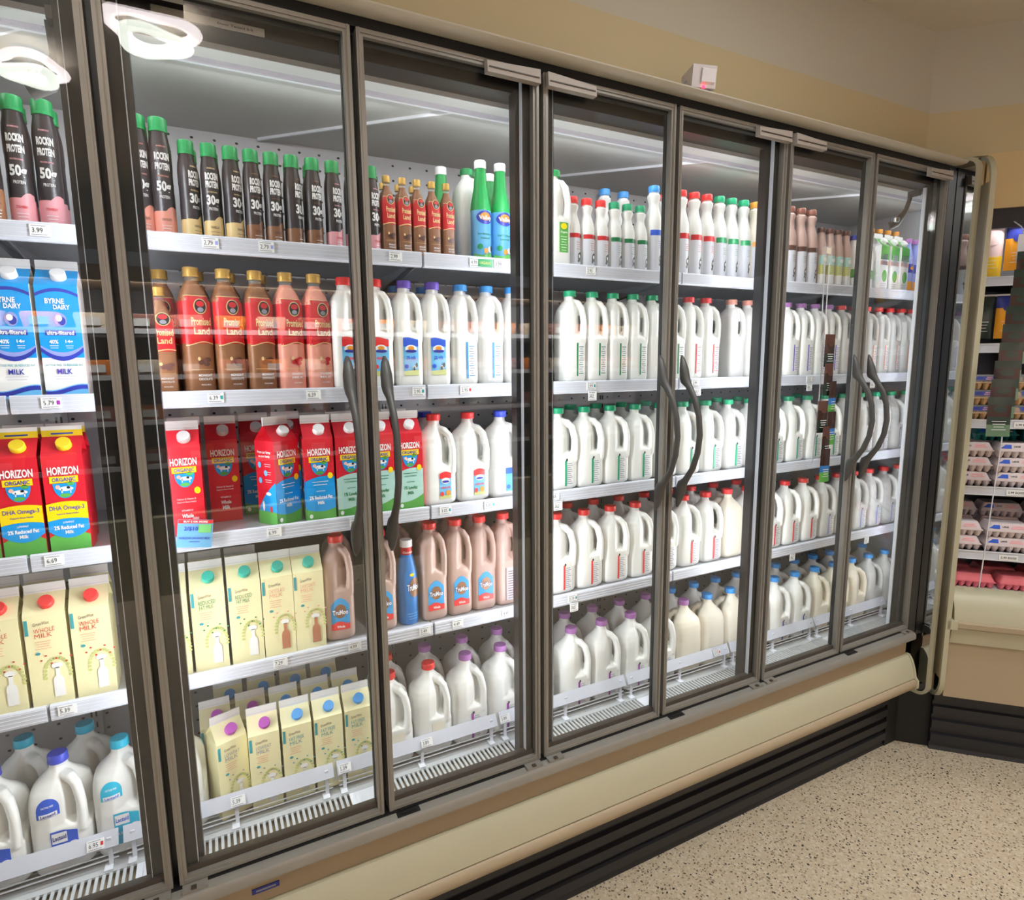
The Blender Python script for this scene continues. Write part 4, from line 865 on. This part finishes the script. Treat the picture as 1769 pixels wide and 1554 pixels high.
# ------------------------------------------------------------------ clip strips with packets
def packet(name, cols, w, h, t, bend=.0):
    root = empty(name); b = MB(); N = 9; Mz = 10; vs = []; 
    for s in (-1, 1):
        for j in range(Mz+1):
            for i in range(N+1):
                u = (i/N-.5); v = j/Mz; p = t/2*(math.cos(math.pi*u)**.5 if abs(u) < .5 else 0)*(math.sin(math.pi*min(max(v, .02), .98))**.5)
                vs.append((u*w, s*p-bend*(1-v)**2, (v-1)*h))
    q = (N+1)*(Mz+1); k0 = 0
    for s in (0, 1):
        for j in range(Mz):
            for i in range(N):
                a = s*q+j*(N+1)+i; f = (a, a+1, a+N+2, a+N+1)
                b.f.append(f if s == 0 else f[::-1]); b.m.append(b.mi(cols[min(len(cols)-1, int(j/Mz*len(cols)))]))
    for j in range(Mz):
        a = j*(N+1); b.f.append((a, a+N+1, q+a+N+1, q+a)); b.m.append(0); a += N; b.f.append((a, q+a, q+a+N+1, a+N+1)); b.m.append(0)
    b.v = vs; o = b.build('pouch', root, 60)
    L = Lab(bvhproj(o.data), .008); L.lines(0, -h*.62, w*.6, 4, h*.07, WHITE, 1, .0016); L.ell(0, -h*.3, w*.28, h*.09, cols[-1], 1); L.b.build('label', root, 60)
    return reg(root)
DG = C('dark_green_foil', (38, 52, 44), .25); DB = C('dark_brown_foil', (56, 36, 30), .25); BF = C('blue_foil', (40, 110, 180), .3)
st = empty('clip_strip', (1.852, -.018, 1.90), 0, 'clear clip strip hanging in front of the sixth glass door from left', 'display strip')
b = MB(); b.box(-.020, .020, -.001, .001, -.045, .010, CLEAR); b.box(-.006, .014, -.0016, -.001, -.012, .006, MILKY); pp_ = b.build('hook_plate', st, 0)
b = MB(); b.tube([(-.010, 0, -.04), (-.004, 0, -.25)], .0016, WHT, 6); b.tube([(.012, 0, -.04), (.012, 0, -.25)], .0016, WHT, 6); b.tube([(0, -.003, -.25), (.002, -.003, -.45), (-.012, -.003, -.66)], .002, WHT, 6); b.build('cord', st, 60)
pk = packet('snack_packet', [GRN, BF, DB, DB], .040, .105, .010); pk2 = packet('snack_packet', [DG, DB, BRND], .042, .10, .010)
for k, (dx, z, p, yy) in enumerate([(.012, 1.645, pk2, -.034), (.010, 1.555, pk2, -.038), (.026, 1.50, pk, -.044), (-.018, 1.44, pk2, -.046), (.018, 1.405, pk, -.052), (-.008, 1.36, pk2, -.056), (-.014, 1.29, pk, -.062)]):
    place(p, 1.858+dx, yy, z, .1*((k % 3)-1), 'snack packet on the door clip strip, %s from its top' % ORDW[k], 'packet', 'packets on the door clip strip')
# ------------------------------------------------------------------ the egg case
eg = empty('open_egg_case', (PX, PY, 0), -math.pi/4, 'open refrigerated egg case with cream bumper at the right of the photo', 'refrigerator')
EL = 3.0; EN = -.0
def ep_(name, b, smooth=30, label=None):
    o = b.build(name, eg, smooth)
    if label: o['label'] = label
    return o
DKI = M('dark_interior', (40, 38, 42), .6)
b = MB(); b.prism([(.075, .690), (.055, .690), (.020, .672), (-.008, .630), (-.018, .582), (.06, .58)], .036, EL, CREAM); ep_('upper_front_panel', b, 40, 'cream curved upper front panel')
b = MB(); b.prism([(.06, .582), (-.020, .582), (-.028, .576), (-.028, .558), (-.020, .552), (.06, .552)], .040, EL, TAN); b.box(.012, .045, -.030, .02, .550, .584, CREAM); ep_('bumper_rail', b, 40, 'tan bumper rail with cream end')
b = MB(); b.prism([(.06, .552), (-.014, .552), (-.004, .488), (.06, .486)], .032, EL, CREAM); ep_('lower_trim', b, 0)
b = MB(); b.box(.032, EL, .004, .05, .262, .487, TAN); ep_('front_panel', b, 0, 'tan front panel')
pr = [(.14, .26), (.055, .26)]
for k in range(4): z = .250-.06*k; pr += [(.050, z), (.050, z-.034), (.062, z-.040), (.062, z-.055)]
pr += [(.056, 0), (.14, 0)]
b = MB(); b.prism(pr, .02, EL, KICK); b.box(.02, EL, .05, .10, .258, .264, BLK); ep_('kick_plate', b, 0, 'black ribbed kick plate')
b = MB(); b.box(.032, EL, .075, .55, .64, .672, WHT); b.box(.032, EL, .05, .40, .26, .64, BLK); ep_('deck', b, 0)
b = MB(); b.box(.032, EL, .53, .56, .64, 2.2, DKI); ep_('back_wall', b, 0, 'dark back wall')
b = MB(); b.box(.032, EL, .0855, .14, 2.098, 2.285, M('canopy_tan', (200, 176, 130), .5)); b.box(.032, EL, .14, .55, 2.2, 2.23, DKI); b.box(.032, EL, .10, .11, 2.03, 2.098, DKI); ep_('canopy', b, 0, 'tan canopy with dark lower lip')
vs, fs = edging(.006, .022, .10, 2.270, .240, -.030, .072, .014)
b = MB(); b.add([v for v in vs], fs, CREAM); b.box(.008, .020, -.012, .070, .34, 2.17, M('panel_tan', (176, 156, 116), .5)); b.box(.008, .020, .070, .30, 2.09, 2.26, MATS['panel_tan']); b.box(.008, .020, .070, .40, .25, .69, MATS['panel_tan']); ep_('end_panel', b, 30, 'tan end panel with cream edging')
b = MB(); b.box(-.12, .02, .075, .18, .0, .25, BLK); ep_('corner_filler', b, 0)
ESH = {1: .829, 2: 1.083, 3: 1.339, 4: 1.62, 5: 1.86}
for k, z in ESH.items():
    r = empty('egg_case_shelf', EG @ Vector((1.5, .3, z-.02)), -math.pi/4, 'white-edged shelf of the open egg case, %s from the bottom' % ORDW[k-1], 'shelf', 'shelves of the egg case')
    b = MB(); b.box(-1.46, 1.46, -.19, .23, .004, .016, DKI); b.build('pan', r, 0)
    b = MB(); b.box(-1.46, 1.46, -.202, -.194, -.012, .020, RAILM); b.box(-1.46, 1.46, -.204, -.200, .017, .021, WHT); b.box(-1.46, 1.46, -.204, -.200, -.013, -.009, WHT); b.build('price_rail', r, 0)
    for j in range(8):
        if k < 4:
            b = MB(); x_ = -1.30+.15*j+.03*(j % 2); b.box(x_, x_+.06, -.206, -.2045, -.008, .012, PAPER); LL = Lab(flatproj(-.206)); LL.b = b; LL.text('2.99 EGGS', x_+.03, .002, .05, .008, INK, 0); o = b.build('price_label', r, 0)
for k, zz in enumerate((1.62, 1.86)): pass
ld = bpy.data.lights.new('egg_lamp', 'AREA'); ld.shape = 'RECTANGLE'; ld.size = 2.8; ld.size_y = .04; ld.energy = P_EGG*6; ld.color = (1, .985, .96)
lo = bpy.data.objects.new('egg_lamp', ld); COL.objects.link(lo); lo.location = EG @ Vector((1.5, .13, 2.085)); lo.rotation_euler = (math.radians(20), 0, -math.pi/4)
PULP = M('grey_pulp', (216, 202, 204), .85, bump=.5, bscale=250); FOAM = C('pink_foam', (236, 120, 130), .5); KRAFT = M('kraft_pulp', (196, 160, 120), .85, bump=.4, bscale=250); EGGB = C('brown_egg', (176, 118, 84), .5); TEALC = C('teal_carton', (24, 130, 130))
def eggbox(mat, name='egg_carton', clear=False, lab=True, lidmat=None):
    root = empty(name); w, d = .142, .098; b = MB()
    for i in range(6):
        for j in range(2):
            cx = -w/2+w*(i+.5)/6; cy = (-.25 if j == 0 else .25)*d
            b.loft([sq(.0062, .013, .001, 2.6, 12, cx, cy), sq(.0105, .021, .014, 2.6, 12, cx, cy), sq(.0117, .0235, .026, 3, 12, cx, cy)], mat)
    b.box(-w/2, w/2, -d/2, d/2, .025, .029, mat); b.build('tray', root, 30)
    lm = CLEAR if clear else (lidmat or mat)
    b = MB(); b.loft([sq(w/2, d/2, .0292, 9, 28), sq(w/2-.002, d/2-.002, .034, 9, 28), sq(w/2-.011, d/2-.010, .055, 8, 28), sq(w/2-.013, d/2-.012, .0565, 8, 28)], lm); o = b.build('lid', root, 25)
    if clear:
        for i in range(6):
            b = MB(); cx = -w/2+w*(i+.5)/6; b.lathe([(.001, .012), (.008, .016), (.0108, .028), (.0095, .040), (.006, .047), (.001, .049)], EGGB, 14, c=(cx, -d*.25)); b.build('egg', root, 60)
    if lab:
        L = Lab(bvhproj(o.data), .02); L.rect(-.062 if not clear else -.03, .036, -.03 if not clear else .035, .050, ROYAL if not clear else NAVY, 1); L.text('LARGE', -.012, .044, .02, .006, INK, 1); L.rect(.006, .038, .05, .042, PINK, 1); L.rect(.010, .045, .044, .049, PINK, 1); L.b.build('printed_label', root, 0)
    return reg(root)
def eput(proto, s, d, z, lb, grp):
    p = EG @ Vector((s, d, z)); return place(proto, p.x, p.y, z, -math.pi/4, lb, 'egg carton', grp)
g1 = eggbox(PULP); g2 = eggbox(FOAM, lab=False); g3 = eggbox(KRAFT, clear=True); g4 = eggbox(TEALC)
SIDEN = ['beside the case end panel', 'in the second column from the panel', 'in the third column', 'in the fourth column', 'in the fifth column', 'in the sixth column', 'in the seventh column', 'in the eighth column']
LVN = ['at the base', 'second up', 'on top']
CS = [.082+.155*k for k in range(8)]
for ci, s in enumerate(CS):
    for k in range(3): eput(g1, s, .155, ESH[2]-.003+.0568*k, 'grey egg carton %s, %s, middle front stack' % (SIDEN[ci], LVN[k]), 'grey egg cartons on the middle shelf')
    for k in range(2): eput(g1, s-.008, .155, ESH[1]-.003+.0568*k, 'grey egg carton %s, %s, lower front stack' % (SIDEN[ci], LVN[k]), 'grey egg cartons on the lower shelf')
    for k in range(3): eput(g1, s+.01, .27, ESH[1]-.003+.0568*k, 'grey egg carton %s, %s, lower rear stack' % (SIDEN[ci], LVN[k]), 'grey egg cartons on the lower shelf')
    for k in range(3): eput(g3, s+.015, .155, ESH[3]-.003+.0568*k, 'clear-lidded brown egg carton %s, %s' % (SIDEN[ci], LVN[k]), 'brown egg cartons')
    eput(g2, s+.055, .165, .673, 'pink foam egg carton %s, front row' % SIDEN[ci], 'pink foam egg cartons'); eput(g2, s+.02, .275, .673, 'pink foam egg carton %s, rear row' % SIDEN[ci], 'pink foam egg cartons')
    if ci < 4:
        eput(g4, s+.12, .27, ESH[2]+.16, 'teal egg carton, %s from the panel, behind grey cartons' % ORDW[ci], 'teal egg cartons')
for ci, s in enumerate(CS[:4]):      # carton stack that carries the teal ones
    for k in range(3): eput(g1, s+.12, .27, ESH[2]-.003+.0543*k, 'grey egg carton %s, %s, middle rear stack' % (SIDEN[ci], LVN[k]), 'grey egg cartons on the middle shelf')
# upper shelf bags
PK = C('pale_pink_bag', (232, 206, 208), .3); OR = C('orange_bag', (246, 168, 40), .3); YB = C('yellow_bag', (250, 206, 40), .3)
bag1 = packet('food_bag', [YB, PK, PK], .085, .18, .03); bag2 = packet('food_bag', [OR, OR, NAVY], .08, .16, .03); bag3 = packet('food_bag', [DG, DG], .08, .16, .03)
for k in range(14):
    p = EG @ Vector((.085+.088*k, .145, 2.045)); place([bag1, bag2, bag1, bag3][k % 4], p.x, p.y, 2.045 if k % 4 != 3 else 2.03, -math.pi/4, '%s bag high in the egg case, %s from the end panel' % (['pink and yellow', 'orange', 'pink and yellow', 'dark green'][k % 4], ORDW[k]), 'bag', 'food bags high in the egg case')
b = MB(); b.box(.034, 2.9, .13, .16, 2.046, 2.052, WHT); ep_('hanging_rail', b, 0)
for k in range(14):
    p = EG @ Vector((.085+.088*k, .165, 1.79)); place([bag3, bag2, bag3, bag1][k % 4], p.x, p.y, 1.80, -math.pi/4, '%s bag hung mid-height in the egg case, %s from the end panel' % (['dark green', 'orange', 'dark green', 'pink and yellow'][k % 4], ORDW[k]), 'bag', 'food bags mid-height in the egg case')
b = MB(); b.box(.034, 2.9, .15, .18, 1.796, 1.802, WHT); ep_('hanging_rail', b, 0)
p = EG @ Vector((.135, .01, 1.96)); cs = empty('clip_strip', p, -math.pi/4, 'white clip strip of dark green packets beside the egg case end panel', 'display strip')
b = MB(); b.box(-.018, .018, -.001, .001, -.06, .03, WHT); b.tube([(0, 0, -.05), (0, .004, -.70), (-.02, .004, -1.25)], .0022, WHT, 6); b.build('strip', cs, 60)
b = MB(); b.tube([(0, 0, .02), (0, .03, .06), (0, .09, .09)], .002, WHT, 6); b.build('hook', cs, 60)
pg = packet('jerky_packet', [C('olive_foil', (96, 122, 96), .25), DG, DB, DG], .072, .135, .0075, .006)
for k in range(9):
    p = EG @ Vector((.150-.010*k, -.008-.0125*k, 1.93-.062*k)); place(pg, p.x, p.y, p.z, -math.pi/4+.10*((k % 3)-1), 'dark green packet on the egg case clip strip, %s from its top' % ORDW[k], 'packet', 'packets on the egg case clip strip')
# ------------------------------------------------------------------ sensor, ring lamps, case opposite
sn = empty('motion_sensor', (1.335, .02, 2.262), -.25, 'small white motion sensor with red light on the case header', 'sensor')
b = MB(); b.prism([(-.026, .006), (.026, .010), (.028, .052), (-.034, .058)], -.028, .040, M('sensor_white', (206, 200, 200), .45)); b.build('housing', sn, 0)
b = MB(); b.prism([(-.0335, .018), (-.0275, .014), (-.036, .050), (-.041, .046)], -.004, .034, M('sensor_lens', (226, 224, 228), .2)); b.build('lens', sn, 0)
b = MB(); b.box(-.005, .030, -.02, .02, -.001, .008, GREY); b.tube([(-.028, 0, .03), (-.05, 0, .012), (-.055, 0, .001)], .002, GREY, 6); b.build('bracket', sn, 0)
b = MB(); b.lathe([(.001, .004), (.0035, .0045), (.0035, .0105), (.001, .011)], M('red_led', (255, 40, 70), .4, emit=6), 12, c=(.006, -.028)); b.build('indicator_light', sn, 0)
def ringlamp(x, y, rz, lb, sc=1.0):
    r = empty('ceiling_ring_lamp', (x, y, CEILZ), rz, lb, 'lamp', 'ring-shaped ceiling lamps')
    for nm, ph, R0, z0, mt in (('outer_ring', 0, .135, -.05, 'a'), ('inner_ring', 1.2, .10, -.085, 'b')):
        b = MB(); N = 48; rings = []
        for i in range(N+1):
            t = 2*math.pi*i/N; rr_ = R0*sc*(1+.16*math.cos(3*t+ph)); c_ = Vector((rr_*math.cos(t), rr_*math.sin(t), z0)); a = Vector((math.cos(t), math.sin(t), 0))
            rings.append([c_+a*(.027*sc*math.cos(q))+Vector((0, 0, .014*math.sin(q))) for q in [2*math.pi*k/10 for k in range(10)]])
        b.loft(rings, LAMPM[mt], cap=(False, False)); b.build(nm, r, 60)
    b = MB(); b.lathe([(.05, -.01), (.055, 0), (.001, 0)], WHT, 20); b.tube([(.05, 0, -.005), (.11*sc, 0, -.05)], .004, WHT, 6); b.tube([(-.05, 0, -.005), (-.11*sc, 0, -.05)], .004, WHT, 6); b.build('mount', r, 40)
LAMPM = {'a': M('lamp_pinkish', (255, 242, 242), .5, emit=P_RING), 'b': M('lamp_white', (246, 252, 240), .5, emit=P_RING)}
ringlamp(.055, -1.16, .4, 'glowing ring lamp on the ceiling, reflected in the glass above the black bottles', .86)
ringlamp(-.36, -1.62, 1.4, 'glowing ring lamp on the ceiling, reflected in the leftmost door', .72)
def fill_panel(x, y, lb):  # added glowing panel, fills the room from outside the glass reflections
    r = empty('ceiling_fill_panel', (x, y, CEILZ), 0, lb, 'lamp', 'added flat fill lights')
    b = MB(); b.box(-.31, .31, -.16, .16, -.012, 0, WHT); b.build('housing', r, 0)
    b = MB(); b.box(-.29, .29, -.14, .14, -.016, -.0125, FILLM); b.build('diffuser', r, 0)
def fill_can(x, y, lb):  # added spot that brightens the floor and case front, not a known fitting
    r = empty('ceiling_fill_spot', (x, y, CEILZ), 0, lb, 'lamp', 'added fill spots')
    b = MB(); b.lathe([(.045, -.001), (.062, -.001), (.066, -.006), (.060, -.010), (.046, -.008)], WHT, 28); b.build('trim_ring', r, 40)
    b = MB(); b.lathe([(.001, -.003), (.045, -.003)], M('fill_spot_lens', (255, 240, 214), .5, emit=12), 24); b.build('lens', r, 0)
    sp = bpy.data.lights.new('fill_spot', 'SPOT'); sp.energy = P_CAN; sp.spot_size = math.radians(118); sp.spot_blend = .8; sp.shadow_soft_size = .045; sp.color = (.95, 1, .99)
    so = bpy.data.objects.new('fill_spot', sp); COL.objects.link(so); so.location = (x, y, CEILZ-.02)
fill_can(.6, -.86, 'added fill spot over the aisle, in front of the chocolate milk'); fill_can(1.75, -.88, 'added fill spot over the aisle, mid case'); fill_can(2.75, -1.05, 'added fill spot over the aisle by the egg case')
FILLM = M('diffuser', (248, 252, 252), .5, emit=P_ROOM)
fill_panel(-.9, -.62, 'added flat fill light above the left end of the dairy case')
fill_panel(1.35, -.72, 'added flat fill light above the middle of the dairy case')
oc = empty('opposite_display_case', (1.2, -3.3, 0), 0, 'dark open display case across the aisle, seen reflected in the glass doors', 'refrigerator')
b = MB(); b.box(-3, 3, -.6, -.55, 0, 2.1, DKI); b.box(-3, 3, -.6, 0, 2.1, 2.2, TAN); b.box(-3, 3, -.55, 0, 0, .55, CREAM); b.build('body', oc, 0)
for z in (.9, 1.2, 1.5, 1.8):
    b = MB(); b.box(-3, 3, -.5, -.06, z-.01, z, DKI); b.box(-3, 3, -.06, -.05, z-.022, z+.012, WHT); b.build('shelf', oc, 0)
ld = bpy.data.lights.new('aisle_lamp', 'AREA'); ld.shape = 'RECTANGLE'; ld.size = 5; ld.size_y = .1; ld.energy = 200; ld.color = (1, .96, .9)
lo = bpy.data.objects.new('aisle_lamp', ld); COL.objects.link(lo); lo.location = (1.2, -3.25, 2.08); lo.rotation_euler = (-math.radians(25), 0, 0)
MEAT = [C('meat_pack_pink', (200, 120, 110)), C('meat_pack_brown', (110, 70, 60)), C('meat_pack_cream', (220, 205, 180)), C('meat_pack_orange', (226, 130, 50))]
mproto = []
for c in MEAT:
    r = empty('meat_package'); b = MB(); b.loft([sq(.085, .05, 0, 6), sq(.10, .06, .09, 6), sq(.095, .055, .11, 6)], c); b.build('tray', r, 30); b = MB(); b.box(-.05, .05, .0585, .0605, .03, .08, PAPER); b.build('label', r, 0); mproto.append(reg(r))
n = 0
for li, z in enumerate((.9, 1.2, 1.5, 1.8)):
    for k in range(20):
        c = (k*7+li*3) % 4; n += 1
        place(mproto[c], -1.3+.27*k, -3.45, z, 0, '%s package across the aisle, %s from left, %s shelf up' % (['pink', 'brown', 'cream', 'orange'][c], ORDW[k], ORDW[li]), 'package', 'packages in the opposite case')
